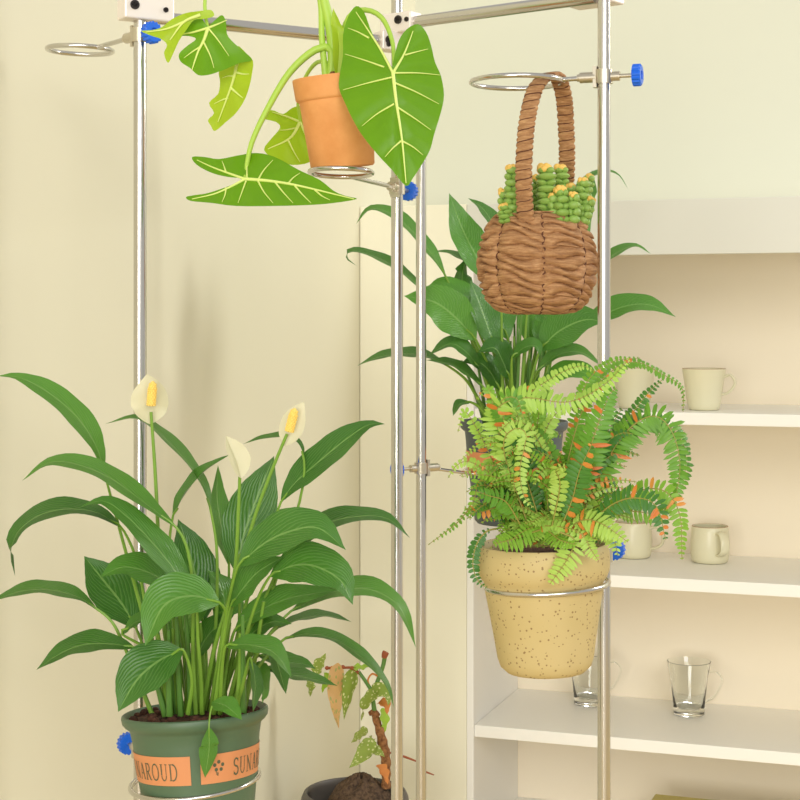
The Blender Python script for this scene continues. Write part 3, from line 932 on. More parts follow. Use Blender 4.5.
# the folded leaf at the top left
aleaf(1.87, [
  ([(208,26),(215,20),(222,15),(226,22),(227,34),(233,42),(242,50),(252,60),(240,63),(226,69),(218,72),(208,75),(198,75),(190,68),(181,62),(179,54),(187,46),(196,39),(188,36),(176,36),(168,33),(176,24),(186,16),(196,12),(203,20)],
   [[(208,28),(204,40),(198,52),(192,70)], [(208,28),(218,24),(227,20)], [(208,28),(190,33),(172,35)], [(208,28),(218,40),(229,56)], [(203,41),(210,55),(214,68)], [(200,47),(192,52),(184,58)]],
   lambda x, y: 0.0004 * abs(x - 206) - 0.0004 * (y - 28), 0),
  ([(236,46),(246,53),(253,61),(252,74),(249,88),(244,101),(236,113),(226,122),(215,131),(211,126),(208,120),(214,113),(209,103),(218,94),(220,82),(219,71),(228,66)],
   [[(238,60),(232,84),(218,122)], [(235,72),(243,74),(249,74)], [(231,88),(238,94),(243,98)], [(234,76),(228,76),(222,78)], [(228,98),(222,100),(214,104)]],
   lambda x, y: 0.02 + 0.0003 * (y - 60) - 0.0006 * (x - 230), 2),
  ([(141,31),(152,30),(162,27),(172,19),(186,13),(200,11),(211,10),(214,16),(204,19),(194,20),(187,29),(179,41),(173,54),(168,63),(164,53),(167,45),(161,39),(152,36)],
   [[(200,15),(184,22),(170,40)], [(184,22),(166,29),(146,32)]],
   lambda x, y: -0.012 + 0.0003 * abs(x - 186), 2)],
  [(326,84),(322,40),(318,-10),(290,-60),(240,-70),(210,-30),(205,0),(206,20),(208,28)], [1.93,1.925,1.92,1.91,1.90,1.885,1.88,1.876,1.872], 0.0028)
# sheathing stem
t = MB(); t.tube(catmull([P(335,88,1.935), P(334,60,1.93), P(331,30,1.925), P(324,0,1.92), P(320,-20,1.92)], 16), [0.0085 - 0.0035 * i / 15 for i in range(16)], 12)
make('stem', t, M['aloc_stem'], al)
t = MB(); blade(t, [P(337,78,1.915), P(339,50,1.91), P(337,28,1.905), P(333,8,1.905)], 0.0085, 0.3, 1, -0.5, SPATHE, 0.0, 14, 6)
make('sheath', t, M['aloc_pale'], al)
t = MB(); t.tube([P(335,90,1.93), P(335,76,1.928), P(335,72,1.928)], [0.0095, 0.0090, 0.0070], 12)
make('stem_base', t, M['bark'], al)

# ------------------------------------------------------------------ hanging basket with succulents
DK = 2.03
cK = P(537, 314, DK)
bk = thing('hanging_basket', cK, 'brown twisted paper basket of succulents hanging by its handle from the ring arm', 'basket')
kz = lambda y: (314 - y) / F * DK
kp = [(0.0, 0), (20, 0), (36, 2), (46, 8), (53, 17), (57.5, 29), (60, 44), (60, 54), (58.5, 66), (55, 79), (50, 89), (44, 96), (40, 99.5)]
kp = [(r / F * DK, z / F * DK) for r, z in kp]
NS, ROWS, SEG = 7, 15, 280
dense = catmull([(r, 0, z) for r, z in kp], 260)
rng = random.Random(5)
jit = [[rng.uniform(-.35, .35) for _ in range(ROWS + 3)] for _ in range(NS + 1)]
mb = MB(); rows = []
phase = radians(-90 + 2)
for i, q in enumerate(dense):
    v = i / 259
    row = []
    for k in range(SEG):
        th = 2 * pi * k / SEG
        s = ((th - phase) / (2 * pi) * NS) % NS
        g = int(s); f = s - g                                   # gore number and place in it
        arch = sin(pi * f)
        r = q.x
        amp = min(1, q.x / 0.05)
        r *= 1 - 0.085 * (1 - arch) ** 3 * amp                  # seam groove
        slope = sin(g * 2.4) * 1.1
        rowpos = v * ROWS + slope * (f - 0.5) + 0.30 * sin(f * 6 + g * 3 + v * 19) + jit[g][int(v * ROWS)] * arch * 0.5
        pleat = abs(sin(pi * rowpos))
        r += (0.0085 * pleat ** 0.5 - 0.0072) * amp * (0.45 + 0.55 * arch)
        row.append(cK + Vector((r * cos(th), r * sin(th), q.z + 0.0012 * sin(f * pi * 2 + g) * amp)))
    rows.append(row)
ids = mb.grid(rows, 0, None, True)
top = dense[-1]
inner = []
for (r, z) in ((top.x - 0.004, top.z + 0.0015), (top.x - 0.008, top.z - 0.006), (top.x - 0.008, top.z - 0.02), (0.001, top.z - 0.02)):
    inner.append([cK + Vector((r * cos(2 * pi * k / SEG), r * sin(2 * pi * k / SEG), z)) for k in range(SEG)])
prev_ids = ids[-1]
for r_ in inner:
    cur = [mb.vert(p) for p in r_]
    for k in range(SEG): mb.face((prev_ids[k], prev_ids[(k + 1) % SEG], cur[(k + 1) % SEG], cur[k]))
    prev_ids = cur
bowl = make('basket_bowl', mb, M['wicker'], bk, angle=60)
for g in range(NS):                                             # the thread of each seam
    th = phase + 2 * pi * g / NS
    t = MB(); pts = []
    for i in range(30, 254, 3):
        q = dense[i]
        zig = 0.022 * (1 if (i // 3) % 6 < 3 else -1)
        r = q.x * (1 - 0.085 * min(1, q.x / 0.05)) + 0.0004
        pts.append(cK + Vector((r * cos(th + zig), r * sin(th + zig), q.z)))
    t.tube(pts, 0.0009, 5)
    make('seam_thread', t, M['wicker_seam'], bowl)
sm = MB(); sm.lathe([(0, top.z - 0.011), (0.03, top.z - 0.0105), (top.x - 0.0085, top.z - 0.013), (top.x - 0.009, top.z - 0.019)], 36, 0, cK)
make('soil', sm, M['peat'], bk)
# handle: twine-wrapped hoop
hp = catmull([P(526,222,1.976), P(524,190,1.966), P(524,160,1.963), P(527,122,1.968), P(534,92,1.982), (P(543,79,1.995)), P(553,75,2.006), P(559,80,2.020), P(564,98,2.040), P(566,126,2.058), P(567,155,2.068), P(566,185,2.078), P(564,222,2.082)], 720)
mb = MB(); rows = []
dirh = (P(569,150,2.07) - P(526,150,1.968)); dirh.z = 0; dirh.normalize()
wid_ = UZ.cross(dirh).normalized()
for i, p in enumerate(hp):
    t = (hp[min(i + 1, 719)] - hp[max(i - 1, 0)]).normalized()
    w = (wid_ - t * wid_.dot(t)).normalized(); nrm = t.cross(w)
    row = []
    for k in range(20):
        a = 2 * pi * k / 20
        wrap = abs(sin(i * 0.24 + cos(a) * 1.1 + 0.8 * sin(i * 0.031) + 0.4 * sin(i * 0.11)))
        rr = 0.84 + 0.24 * wrap ** 0.5
        ca, sa = cos(a), sin(a)
        row.append(p + w * (0.0108 * rr * math.copysign(abs(ca) ** 0.7, ca)) + nrm * (0.0037 * rr * math.copysign(abs(sa) ** 0.7, sa)))
    rows.append(row)
ids = mb.grid(rows, 0, None, True)
mb.face(tuple(reversed(ids[0]))); mb.face(tuple(ids[-1]))
hd = make('handle', mb, M['wicker'], bk, angle=60)
t = MB(); hel = []
for i in range(8, 712):
    p = hp[i]; tt = (hp[i + 1] - hp[i - 1]).normalized()
    w = (wid_ - tt * wid_.dot(tt)).normalized(); nrm = tt.cross(w)
    a = i * 0.30 + 0.7 * sin(i * 0.05)
    ca, sa = cos(a), sin(a)
    hel.append(p + w * (0.0108 * 0.99 * math.copysign(abs(ca) ** 0.7, ca)) + nrm * (0.0037 * 1.0 * math.copysign(abs(sa) ** 0.7, sa)))
t.tube(hel, 0.00075, 5)
make('wrap_gap_shade', t, M['wicker_seam'], hd)  # added dark strand standing for the shade between the wraps
# succulents: columns of stacked fleshy leaves
rng = random.Random(3)
def succulent(px_, ytop, D, wpx, lean=0.0):
    body, tip = MB(), MB()
    zb = cK.z + top.z - 0.014
    tp_ = P(px_, ytop, D); bt = Vector((tp_.x + lean, D, zb))
    ax = (tp_ - bt); L = ax.length; ax.normalize()
    n = max(4, int(L / 0.0072))
    r = wpx / F * D / 2
    x0 = ax.orthogonal().normalized(); y0 = ax.cross(x0)
    rot = rng.uniform(0, 3)
    for i in range(n):
        c = bt + ax * (L * (i + 0.5) / n)
        a = rot + (i % 2) * pi / 2 + rng.uniform(-.12, .12)
        e1, e2 = x0 * cos(a) + y0 * sin(a), -x0 * sin(a) + y0 * cos(a)
        s = r * rng.uniform(0.92, 1.05) * (0.85 if i > n - 2 else 1)
        for sg in (-1, 1):
            body.ellipsoid(c + e1 * sg * s * 0.45 + ax * 0.0006, (e1 * sg + ax * 0.12).normalized() * s * 0.62, e2 * s * 0.98, ax * (L / n) * 0.60, 14, 6)
    for k in range(9):
        a = 2 * pi * k / 9 + rng.uniform(-.3, .3); q = r * (0.55 if k < 6 else 0.15) * rng.uniform(.8, 1.2)
        s = r * rng.uniform(.32, .46)
        c = tp_ + x0 * cos(a) * q + y0 * sin(a) * q + ax * rng.uniform(-.002, .002)
        tip.ellipsoid(c, x0 * s, y0 * s, ax * s * 1.1, 8, 5)
    so = make('succulent_stem', body, M['succ'], bk)
    make('flower_tip', tip, M['succ_tip'], so)
for a in ((512,168,1.995,15), (504,192,2.01,13), (505,206,1.990,14,0.002), (521,172,2.06,15), (546,168,1.998,20), (561,168,2.035,16), (538,178,2.05,15),
          (561,190,1.985,16), (571,186,2.03,13), (574,195,1.987,13), (584,181,2.010,15,-0.008), (590,176,2.04,12,-0.014), (591,200,2.005,12,-0.010), (553,196,1.99,12)):
    succulent(*a)

# ------------------------------------------------------------------ fern in the speckled cream pot
DF = 1.747
cF = P(546, 672, DF)
fn = thing('potted_fern', cF, 'lush fern with rusty leaflets in a speckled cream pot on the right pole', 'potted plant')
mF = Matrix.Translation(cF) @ Matrix.Rotation(radians(-1.5), 4, 'Y')
fp = [(0, -0.001), (0.030, -0.0005), (0.043, 0.002), (0.0495, 0.008), (0.0525, 0.017), (0.0560, 0.040), (0.0605, 0.068), (0.0640, 0.088), (0.0648, 0.0965), (0.0655, 0.1005), (0.0690, 0.1045), (0.0718, 0.1110), (0.0727, 0.1190), (0.0725, 0.1300), (0.0708, 0.1385), (0.0690, 0.1405)]
POTF = make('pot', pot_mesh(fp, [(0.0665, 0.1390), (0.0655, 0.13), (0.063, 0.11), (0.0, 0.105)], mF), M['stoneware'], fn, angle=60)
sm = MB(); sm.lathe([(0, 0.130), (0.03, 0.130), (0.0645, 0.127), (0.063, 0.118)], 40); sm.transform(mF)
make('soil', sm, M['soil'], fn)
FERN = ((0, .30), (.08, .62), (.2, .92), (.4, 1), (.6, .92), (.8, .66), (.92, .40), (1, .14))
def frond(pts, hw, tilt=0.3, flip=1, rust=0.03, shade=None, n=None, seed=0, droop=0.18, bare=0.12, fat=0.85, into=None):
    """pts: 3-D rachis base to tip; hw: longest leaflet (m)"""
    rng = random.Random(seed)
    q = catmull(pts, 40)
    L = sum((a - b).length for a, b in zip(q, q[1:]))
    n = n or max(12, int(L * (1 - bare) / 0.0050))
    mb = into or MB()
    mb.tube(q, [0.00105 * (1 - 0.65 * i / 39) for i in range(40)], 5, 0)
    camp = Vector((0, 0, ZC))
    prevW = None
    frames = []
    for i, p in enumerate(q):
        T = (q[min(i + 1, 39)] - q[max(i - 1, 0)]).normalized()
        V = (p - camp).normalized()
        Sx = T.cross(V); Sx = Sx.normalized() if Sx.length > 1e-4 else T.orthogonal().normalized()
        Dd = (V - T * V.dot(T)).normalized() if (V - T * V.dot(T)).length > 1e-4 else Sx.cross(T)
        up = 1 if Sx.z >= 0 else -1
        Wv = Sx * cos(tilt) + Dd * sin(tilt) * up * flip
        if prevW is not None:
            if Wv.dot(prevW) < 0: Wv = -Wv
            Wv = (Wv + prevW * 2).normalized(); Wv = (Wv - T * Wv.dot(T)).normalized()
        prevW = Wv
        N = T.cross(Wv).normalized()
        if N.z < 0: N = -N
        frames.append((p, T, Wv, N))
    sp = L * (1 - bare) / n
    rust_zone = rng.uniform(0.2, 0.9)
    for j in range(n):
        u = bare + (1 - bare) * (j + 0.5) / n
        fi = u * 39; i0 = min(38, int(fi)); ft = fi - i0
        p = frames[i0][0].lerp(frames[i0 + 1][0], ft); _, T, Wv, N = frames[i0]
        h = hw * prof(FERN, (u - bare) / (1 - bare))
        for sg in (-1, 1):
            l = h * rng.uniform(0.86, 1.1)
            if l < 0.0012: continue
            d = (Wv * sg + T * rng.uniform(0.18, 0.42) - N * droop * rng.uniform(0.3, 1.6)).normalized()
            s = (T - d * T.dot(d)).normalized()
            wd = min(sp * fat * 0.55, l * 0.30) * rng.uniform(.9, 1.1)
            nn = d.cross(s)
            if nn.dot(N) < 0: nn = -nn
            o = p + T * rng.uniform(-.1, .1) * sp
            pr = rust * (2.4 if abs(u - rust_zone) < 0.16 else 0.3)
            mi = 2 if rng.random() < pr else 1
            c0 = [mb.vert(o + d * l * a - nn * dr * l) for a, dr in ((0, 0), (.33, -.02), (.68, .01), (1.0, .10))]
            l1_ = [mb.vert(o + d * l * a + s * wd * b + nn * wd * .22) for a, b in ((.04, .75), (.33, 1.0), (.72, .85))]
            r1_ = [mb.vert(o + d * l * a - s * wd * b + nn * wd * .22) for a, b in ((.04, .55), (.33, .95), (.72, .8))]
            mb.face((c0[0], c0[1], l1_[1], l1_[0]), mi); mb.face((c0[1], c0[2], l1_[2], l1_[1]), mi); mb.face((c0[2], c0[3], l1_[2]), mi)
            mb.face((c0[1], c0[0], r1_[0], r1_[1]), mi); mb.face((c0[2], c0[1], r1_[1], r1_[2]), mi); mb.face((c0[3], c0[2], r1_[2]), mi)
    if into is not None: return None
    shade = shade or rng.choice(['fern', 'fern', 'fern_dark', 'fern_light'])
    return make('frond', mb, [M['rachis'], M[shade], M['rust']], fn, angle=80)
def ff(path, w, d0=0.0, d1=0.0, **k):
    n = len(path)
    pts = [P(a, b, DF + d0 + (d1 - d0) * i / (n - 1)) for i, (a, b) in enumerate(path)]
    _seed[0] += 1
    return frond(pts, w * 0.5 / F * DF, seed=_seed[0], **k)
# fronds that can be followed in the photograph
ff([(556,530),(566,470),(582,412),(606,376),(634,362),(662,374),(682,388),(683,412)], 20, -0.02, 0.0, rust=.06, shade='fern', tilt=.7)
ff([(535,525),(508,460),(496,412),(524,398),(568,402),(604,385),(630,358)], 36, -0.03, -0.06, shade='fern_light', tilt=.5, rust=.03, droop=.4)
ff([(530,525),(512,450),(524,402),(552,378),(580,366),(596,372)], 26, 0.0, 0.02, shade='fern_light', tilt=.5)
ff([(552,528),(572,440),(586,384),(612,362),(640,358)], 24, 0.01, 0.03, shade='fern', tilt=.5)
ff([(528,525),(504,452),(512,430),(526,434),(520,470),(524,496),(534,508)], 24, -0.04, -0.07, shade='fern_light', tilt=.5)
ff([(562,528),(580,480),(594,436),(608,398),(616,388)], 40, -0.05, -0.06, rust=.22, shade='fern', tilt=.25, fat=1.0)
ff([(560,530),(572,500),(580,470),(592,444)], 34, -0.06, -0.08, rust=.12, shade='fern_dark', tilt=.25, fat=1.1)
ff([(580,526),(602,470),(628,430),(654,416),(672,432),(680,466),(674,506)], 44, -0.01, -0.03, shade='fern', tilt=.45, droop=.3)
ff([(580,526),(606,462),(636,424),(664,424),(684,446),(684,480),(676,500)], 28, 0.03, 0.03, shade='fern_dark', tilt=.6)
ff([(574,528),(600,470),(620,432),(644,398),(664,378)], 24, 0.02, 0.03, shade='fern_dark', tilt=.4, rust=.05)
ff([(576,530),(596,480),(604,440),(622,408)], 30, 0.04, 0.07, shade='fern_dark', tilt=.3)
ff([(586,530),(614,506),(642,490),(666,492),(680,516),(682,560)], 30, -0.02, -0.05, rust=.08, shade='fern', tilt=.5)
ff([(584,530),(610,506),(634,498),(656,506),(666,540)], 32, -0.05, -0.09, rust=.10, shade='fern_dark', tilt=.4)
ff([(582,528),(610,510),(640,512),(662,512),(678,486)], 26, 0.0, 0.0, shade='fern', tilt=.4)
ff([(566,530),(584,520),(602,524),(628,542)], 32, -0.06, -0.10, shade='fern_light', tilt=.5)
ff([(575,532),(596,528),(612,536),(618,556)], 24, -0.05, -0.085, shade='fern_light', tilt=.5)
ff([(560,532),(574,540),(568,558),(550,584)], 30, -0.075, -0.088, shade='fern_light', tilt=.3, droop=.05)
ff([(572,530),(584,536),(590,548),(598,560)], 18, -0.075, -0.085, shade='fern_light', tilt=.3)
ff([(540,530),(528,534),(510,540),(494,544)], 32, -0.06, -0.088, shade='fern', tilt=.6)
ff([(545,528),(552,534),(560,540),(576,545)], 26, -0.05, -0.088, shade='fern', tilt=.6)
ff([(500,528),(486,532),(476,546),(473,566),(479,582),(488,588)], 16, -0.03, -0.045, shade='fern_dark', tilt=.3, fat=1.3, n=16)
ff([(512,524),(492,508),(472,508),(456,524),(428,545)], 12, 0.0, -0.02, shade='fern', tilt=.8)
ff([(515,522),(496,480),(470,462),(456,466),(448,478)], 16, -0.01, 0.0, shade='fern_light', tilt=.4, fat=1.2)
ff([(515,522),(492,460),(474,424),(464,412),(458,432)], 20, 0.0, 0.0, rust=.12, shade='fern_light', tilt=.4)
ff([(520,522),(504,450),(494,410),(488,388),(476,400)], 24, 0.02, 0.03, shade='fern', tilt=.4, rust=.06)
ff([(525,522),(510,440),(500,404),(516,398),(524,420)], 30, -0.03, -0.05, shade='fern', tilt=.3)
ff([(515,524),(496,500),(482,480),(474,500),(470,520)], 20, -0.03, -0.05, rust=.15, shade='fern', tilt=.4)
ff([(518,524),(500,508),(480,512),(464,508)], 20, -0.04, -0.06, shade='fern', tilt=.4)
ff([(540,522),(530,490),(520,460),(508,440)], 40, -0.03, -0.04, shade='fern_dark', tilt=.25)
ff([(545,524),(548,486),(540,452),(526,436)], 38, 0.0, 0.0, shade='fern_dark', tilt=.2)
ff([(552,526),(560,486),(556,470),(566,466)], 24, -0.06, -0.09, shade='fern_light', tilt=.3)
ff([(520,524),(506,502),(490,496),(478,492)], 26, -0.06, -0.085, shade='fern', tilt=.5)
# and the many behind and between them
rng = random.Random(21)
def fill_frond(x1, y1, d1, w, lift, shade, rust, fat=0.95, into=None):
    x0, d0 = 546 + rng.uniform(-34, 34), rng.uniform(-0.04, 0.04)
    y0 = 527
    mx, my = x0 + (x1 - x0) * 0.5 + rng.uniform(-8, 8), min(y0, y1) - lift
    pts = []
    for i in range(8):
        t = i / 7
        a = (1 - t) ** 2; b = 2 * t * (1 - t); c = t * t
        pts.append(P(a * x0 + b * mx + c * x1, a * y0 + b * my + c * y1, DF + d0 + (d1 - d0) * t))
    _seed[0] += 1
    frond(pts, w * 0.5 / F * DF, tilt=rng.uniform(.1, .9), rust=rust, seed=_seed[0], shade=shade, droop=rng.uniform(.1, .4), fat=fat, into=into)
for k in range(34):                                            # the bushy left side
    t = rng.random() ** 0.8
    an = rng.uniform(0, 2 * pi)
    x1, y1 = 500 + 44 * t * cos(an), 476 + 66 * t * sin(an)
    fill_frond(x1, min(y1, 543), rng.uniform(-0.085, 0.03), rng.uniform(13, 24), rng.uniform(5, 60), rng.choice(['fern', 'fern', 'fern_light', 'fern_dark']), rng.choice([.02, .05, .14]), 1.1)
for k in range(12):                                            # fronds lying over the front of the rim
    fill_frond(rng.uniform(488, 606), rng.uniform(538, 551), -0.07 - rng.uniform(0, .018), rng.uniform(16, 26), rng.uniform(6, 22), rng.choice(['fern', 'fern_light', 'fern_light']), .03)
for k in range(14):                                            # the darker mass behind on the right
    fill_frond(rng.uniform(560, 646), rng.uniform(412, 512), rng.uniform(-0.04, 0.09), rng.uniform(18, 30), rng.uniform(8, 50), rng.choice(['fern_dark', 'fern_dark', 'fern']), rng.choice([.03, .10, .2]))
for sh_, n_ in (('fern', 44), ('fern_light', 40), ('fern_dark', 26)):
    mx_ = MB()
    for k in range(n_):
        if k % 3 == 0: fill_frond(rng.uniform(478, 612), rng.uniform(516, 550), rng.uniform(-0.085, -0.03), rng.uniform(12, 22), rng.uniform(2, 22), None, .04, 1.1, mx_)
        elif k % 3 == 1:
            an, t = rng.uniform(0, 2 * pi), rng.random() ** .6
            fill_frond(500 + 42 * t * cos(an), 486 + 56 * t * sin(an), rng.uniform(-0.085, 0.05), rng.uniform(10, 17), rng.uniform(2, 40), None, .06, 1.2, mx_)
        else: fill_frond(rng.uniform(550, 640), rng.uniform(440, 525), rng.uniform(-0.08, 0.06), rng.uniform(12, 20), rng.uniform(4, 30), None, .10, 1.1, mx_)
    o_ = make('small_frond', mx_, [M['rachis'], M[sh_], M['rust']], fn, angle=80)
    o_['kind'] = 'stuff'
for k in range(6):
    fill_frond(rng.uniform(500, 580), rng.uniform(395, 450), rng.uniform(-.02, 0.06), rng.uniform(22, 30), rng.uniform(8, 30), rng.choice(['fern', 'fern_light']), .05)

# ------------------------------------------------------------------ peace lily in the dark grey pot (behind)
DB = 2.60
cB = P(514, 421, DB)
lb = thing('potted_peace_lily', P(514, 520, DB), 'flowerless peace lily in a dark grey pot behind the basket and the fern', 'potted plant')
mB = Matrix.Translation(cB)
pb = [(0, -0.165), (0.0600, -0.165), (0.0640, -0.160), (0.0700, -0.11), (0.0755, -0.070), (0.0785, -0.03), (0.0800, -0.0165), (0.083, -0.0145), (0.087, -0.0105), (0.0880, -0.003), (0.0872, 0.0), (0.0855, 0.001)]
POTB = make('pot', pot_mesh(pb, [(0.083, -0.001), (0.078, -0.016), (0.07, -0.06), (0, -0.06)], mB), M['potgrey'], lb)
make('label', band(pb, radians(-135), radians(-25), -0.079, -0.047, mB), M['label'], POTB)
make('label', band(pb, radians(-17), radians(110), -0.079, -0.047, mB), M['label'], POTB)
sm = MB(); sm.lathe([(0, -0.010), (0.05, -0.010), (0.0785, -0.013), (0.0775, -0.02)], 40); sm.transform(mB)
make('soil', sm, M['soil'], lb)
B = lambda mid, w, pet=None, dz=(0, 0), sd=0.0, Wt=None, **k: lily_leaf(lb, DB, mid, w, pet, dz, sd, Wt, mat='lily_far', pr=0.0026, **k)
B([(446,277),(433,256),(415,234),(392,214),(370,209),(356,224)], 14, [(498,420),(482,370),(462,315)], (0.0,0.0), 0.0, 34)
B([(430,296),(402,272),(376,257),(352,251),(346,258),(357,266)], 10, [(498,420),(482,360),(455,310)], (-0.02,-0.01), 0.0, 32)
B([(476,340),(456,318),(434,302),(404,296)], 44, [(504,420),(494,380)], (-0.05,-0.08), -0.02, 48)
B([(482,316),(464,298),(444,290),(418,296)], 26, [(506,420),(498,370)], (0.0,-0.02), 0.0, 44)
B([(448,366),(426,356),(400,354),(376,358),(357,366)], 11, [(492,420),(480,402),(466,380)], (0.0,-0.01), 0.0, 32)
B([(492,286),(477,258),(462,228),(449,193)], 36, [(512,420),(502,350)], (0.02,0.05), 0.0, 44)
B([(500,260),(496,232),(484,210),(468,198)], 18, [(516,420),(508,340)], (0.05,0.08), 0.02, 40)
B([(482,280),(468,264),(452,254),(434,251)], 8, [(508,420),(496,340)], (0.04,0.05), 0.02, 30)
B([(474,320),(464,298),(462,278),(466,258)], 26, [(508,420),(494,370)], (0.03,0.05), 0.02, 40)
B([(574,286),(596,268),(618,252),(636,246),(651,254)], 11, [(528,420),(544,350)], (0.05,0.06), 0.02, 32)
B([(578,332),(602,316),(626,306),(650,305),(676,317)], 23, [(522,420),(538,372)], (-0.02,-0.03), 0.0, 42)
B([(560,240),(572,200),(586,180),(604,172),(618,175),(628,189)], 7, [(522,420),(540,330)], (0.07,0.08), 0.02, 26)
B([(576,262),(584,230),(590,200),(592,170)], 20, [(524,420),(548,340)], (0.06,0.08), 0.02, 40)
B([(606,322),(584,320),(558,332),(540,350)][::-1], 40, [(524,420),(530,385)], (-0.05,-0.08), -0.02, 48)
B([(482,372),(466,352),(450,344),(429,355)], 15, [(500,420),(492,395)], (-0.06,-0.08), -0.03, 34)
B([(484,388),(468,374),(450,364),(426,360)], 10, [(496,420),(490,402)], (-0.07,-0.09), -0.03, 32)
B([(470,402),(460,404),(453,416)], 8, [(490,424),(480,408)], (-0.06,-0.08), -0.04, 16)
B([(496,350),(486,322),(478,300),(470,280)], 30, [(506,420),(502,385)], (-0.03,-0.03), -0.02, 44)
B([(508,340),(500,318),(498,296),(506,270)], 34, [(510,420),(510,380)], (0.0,0.02), 0.0, 44)
B([(500,390),(490,372),(478,362),(462,362)], 22, [(506,420)], (-0.04,-0.06), -0.02, 36)
B([(510,380),(502,360),(494,348),(478,352)], 24, [(512,420)], (-0.05,-0.07), -0.02, 40)
B([(512,358),(524,348),(536,346),(540,356)], 13, [(514,420),(512,390)], (-0.07,-0.09), -0.03, 28)
B([(536,372),(556,356),(580,352),(602,366)], 13, [(522,420),(526,392)], (-0.03,-0.04), 0.0, 32)
B([(540,384),(560,374),(582,372),(604,386)], 20, [(524,420),(530,400)], (-0.05,-0.07), -0.02, 38)
B([(544,360),(548,336),(552,318),(562,300)], 30, [(522,420),(532,385)], (0.03,0.04), 0.01, 42)
B([(530,350),(528,322),(530,300),(540,280)], 28, [(518,420),(524,380)], (0.04,0.06), 0.02, 42)
rng = random.Random(15)
for k in range(26):
    x0 = rng.uniform(486, 545); x1 = x0 + (x0 - 514) * rng.uniform(.2, .9) + rng.uniform(-6, 6)
    d0 = rng.uniform(-.05, .05); y1 = rng.uniform(300, 372)
    tb = MB(); tb.tube(catmull([P(x0, 427, DB + d0), P(x0 * .55 + x1 * .45, (427 + y1) / 2, DB + d0 * 1.1), P(x1, y1, DB + d0 * 1.3)], 10), [0.0038 - 0.0022 * i / 9 for i in range(10)], 8)
    make('stalk', tb, M['stalk'] if rng.random() < .4 else M['stalk_dark'], lb)

# ------------------------------------------------------------------ begonia in the charcoal pot on the floor
DG = 2.90
cG = P(355, 791, DG); cG.z = 0.243
bg_ = thing('potted_begonia', (cG.x, cG.y, 0), 'wilting spotted begonia in a charcoal pot behind the green potted lily', 'potted plant')
gp = [(0, 0), (0.062, 0), (0.068, 0.004), (0.080, 0.06), (0.092, 0.13), (0.0985, 0.19), (0.0995, 0.215), (0.097, 0.232), (0.0925, 0.2415), (0.0895, 0.243)]
mb = MB(); mb.lathe(gp + [(0.0865, 0.241), (0.0865, 0.232), (0.088, 0.20), (0, 0.19)], 64, 0, (cG.x, cG.y, 0))
make('pot', mb, M['charcoal'], bg_, angle=60)
mb = MB(); rng = random.Random(2)
rows = []
for i in range(22):
    u = i / 21
    r = 0.074 * u
    z = 0.205 + 0.068 * (1 - u ** 1.7)
    rows.append([Vector((cG.x + 0.010 + (r * (1 + .06 * sin(5 * a + u * 9))) * cos(a), cG.y + r * sin(a), z + 0.004 * sin(7 * a + 13 * u) * (u > 0))) + Vector((rng.uniform(-1, 1), rng.uniform(-1, 1), rng.uniform(-1, 1))) * 0.0018 * min(1, u * 4) for a in [2 * pi * k / 48 for k in range(48)]])
mb.grid(rows, 0, None, True)
make('soil', mb, M['peat'], bg_, angle=180)
def gtube(path, rads, mat, name='stem', dz=0.0, parent=bg_, segs=10, wob=0.0):
    q = catmull([P(a, b, DG + dz) for a, b in path], 24)
    n = len(rads); rr = []
    for i in range(24):
        f = i / 23 * (n - 1); k = min(n - 2, int(f)); rr.append((rads[k] + (rads[k + 1] - rads[k]) * (f - k)) * (1 + wob * sin(i * 1.9)))
    t = MB(); t.tube(q, rr, segs)
    return make(name, t, M[mat], parent)
trunk = gtube([(386,788),(386,762),(383,745),(379,728),(374,713)], [0.0085, 0.0085, 0.0100, 0.0080, 0.0062], 'bark', wob=.12)
gtube([(369,714),(374,712),(379,716)], [0.004, 0.0058, 0.004], 'bark')
gtube([(375,716),(373,700),(372,692),(366,682),(359,672)], [0.0050, 0.0042, 0.0036, 0.0034, 0.003], 'stalk_dark')
gtube([(373,694),(378,680),(383,666),(385,655)], [0.0038, 0.0040, 0.0040, 0.0042], 'stalk_dark')
gtube([(384,658),(385,654),(386,652)], [0.0046, 0.0062, 0.0062], 'twig')
gtube([(360,674),(352,668),(340,668),(326,668)], [0.0026, 0.0024, 0.0020, 0.0028], 'twig')
gtube([(370,688),(368,680),(372,674),(378,676)], [0.0020, 0.0016, 0.0016, 0.002], 'rust', 'shoot')
for x, y in ((327, 668), (332, 668), (343, 667), (352, 668)):
    t = MB(); t.ellipsoid(P(x, y, DG - 0.002), (0.004, 0, 0), (0, 0.0035, 0), (0, 0, 0.0038), 10, 6)
    make('bud', t, M['twig'] if x != 332 else M['dry'], bg_)
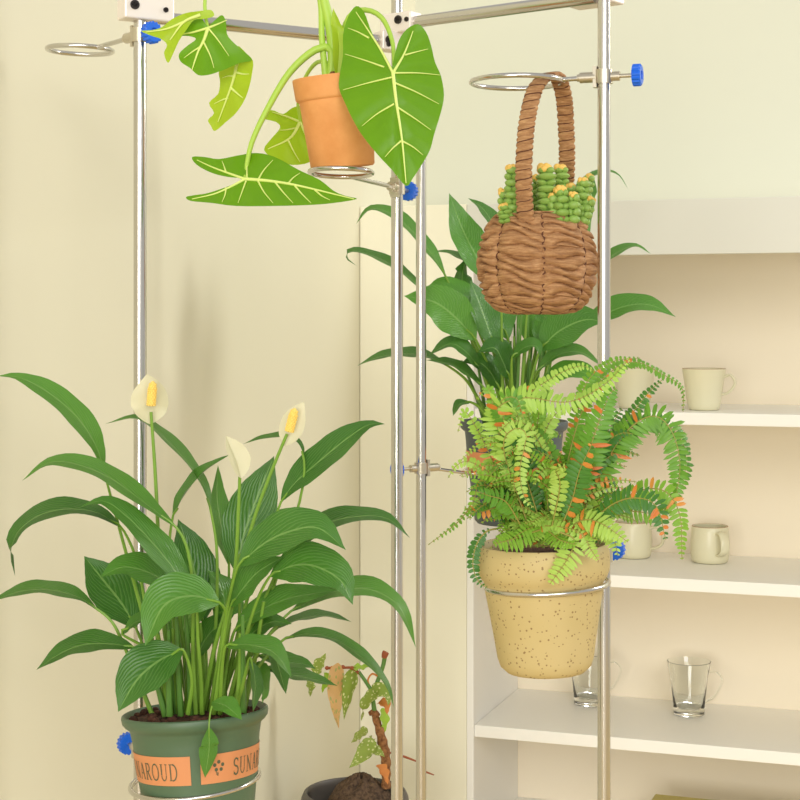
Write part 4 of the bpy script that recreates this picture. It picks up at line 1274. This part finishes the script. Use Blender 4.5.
def bleaf(mid, w, mat='begonia', dz=(0, 0), Wt=None, flip=1, fold=.15, tab=WING):
    _seed[0] += 1
    n = len(mid)
    pts = [P(a, b, DG + dz[0] + (dz[1] - dz[0]) * i / (n - 1)) for i, (a, b) in enumerate(mid)]
    tr = Wt or max(w, 18)
    mb = MB(); blade(mb, pts, tr * .5 * DG / F, acos(min(1, w / tr)), flip, fold, tab, 0.14, 18, 6, 0, _seed[0])
    make('leaf', mb, M[mat], bg_)
bleaf([(338,663),(336,690),(336,712),(339,729)], 17, 'begonia_tan', (-.01,-.01), fold=.3)
bleaf([(355,667),(351,684),(347,702),(344,720)], 15, 'begonia', (0,0), fold=.3)
bleaf([(316,674),(319,665),(323,659),(326,653)], 12, 'begonia', (0.01,0.02))
bleaf([(308,678),(310,685),(310,697)], 9, 'begonia', (0.01,0.0))
bleaf([(330,674),(326,682),(322,693)], 9, 'bud', (0.0,0.0))
bleaf([(378,690),(370,698),(364,707),(361,721)], 12, 'begonia', (-.01,-.03))
bleaf([(372,694),(380,690),(388,696),(388,706)], 15, 'begonia', (-.01,-.03))
bleaf([(378,703),(384,706),(387,715)], 9, 'dry', (-.02,-.03), fold=.4)
bleaf([(382,708),(384,720),(383,736)], 9, 'bud', (0.01,0.0))
bleaf([(368,732),(360,735),(351,743)], 10, 'begonia', (0.02,0.03))
bleaf([(372,738),(366,750),(358,760),(349,768)], 17, 'begonia', (-.03,-.06), fold=.1)
bleaf([(368,752),(376,752),(385,757)], 10, 'begonia', (-.03,-.05))
bleaf([(374,748),(370,741),(372,735)], 9, 'begonia', (0.0,0.0))
bleaf([(377,765),(382,774),(388,785)], 10, 'dry', (-.06,-.075), fold=.5)
bleaf([(352,668),(362,668),(372,666)], 6, 'bud', (0.0,0.0))
gtube([(386,752),(396,754),(408,758),(420,763),(425,767)], [0.0022, 0.0018, 0.0022, 0.0015, 0.0012], 'twig', 'twig', 0.0, segs=6)
gtube([(418,770),(426,772),(434,775)], [0.0012, 0.0018, 0.001], 'twig', 'twig', 0.0, segs=6)
gtube([(422,764),(425,769),(423,772)], [0.0012, 0.0010, 0.001], 'twig', 'twig', 0.0, segs=6)
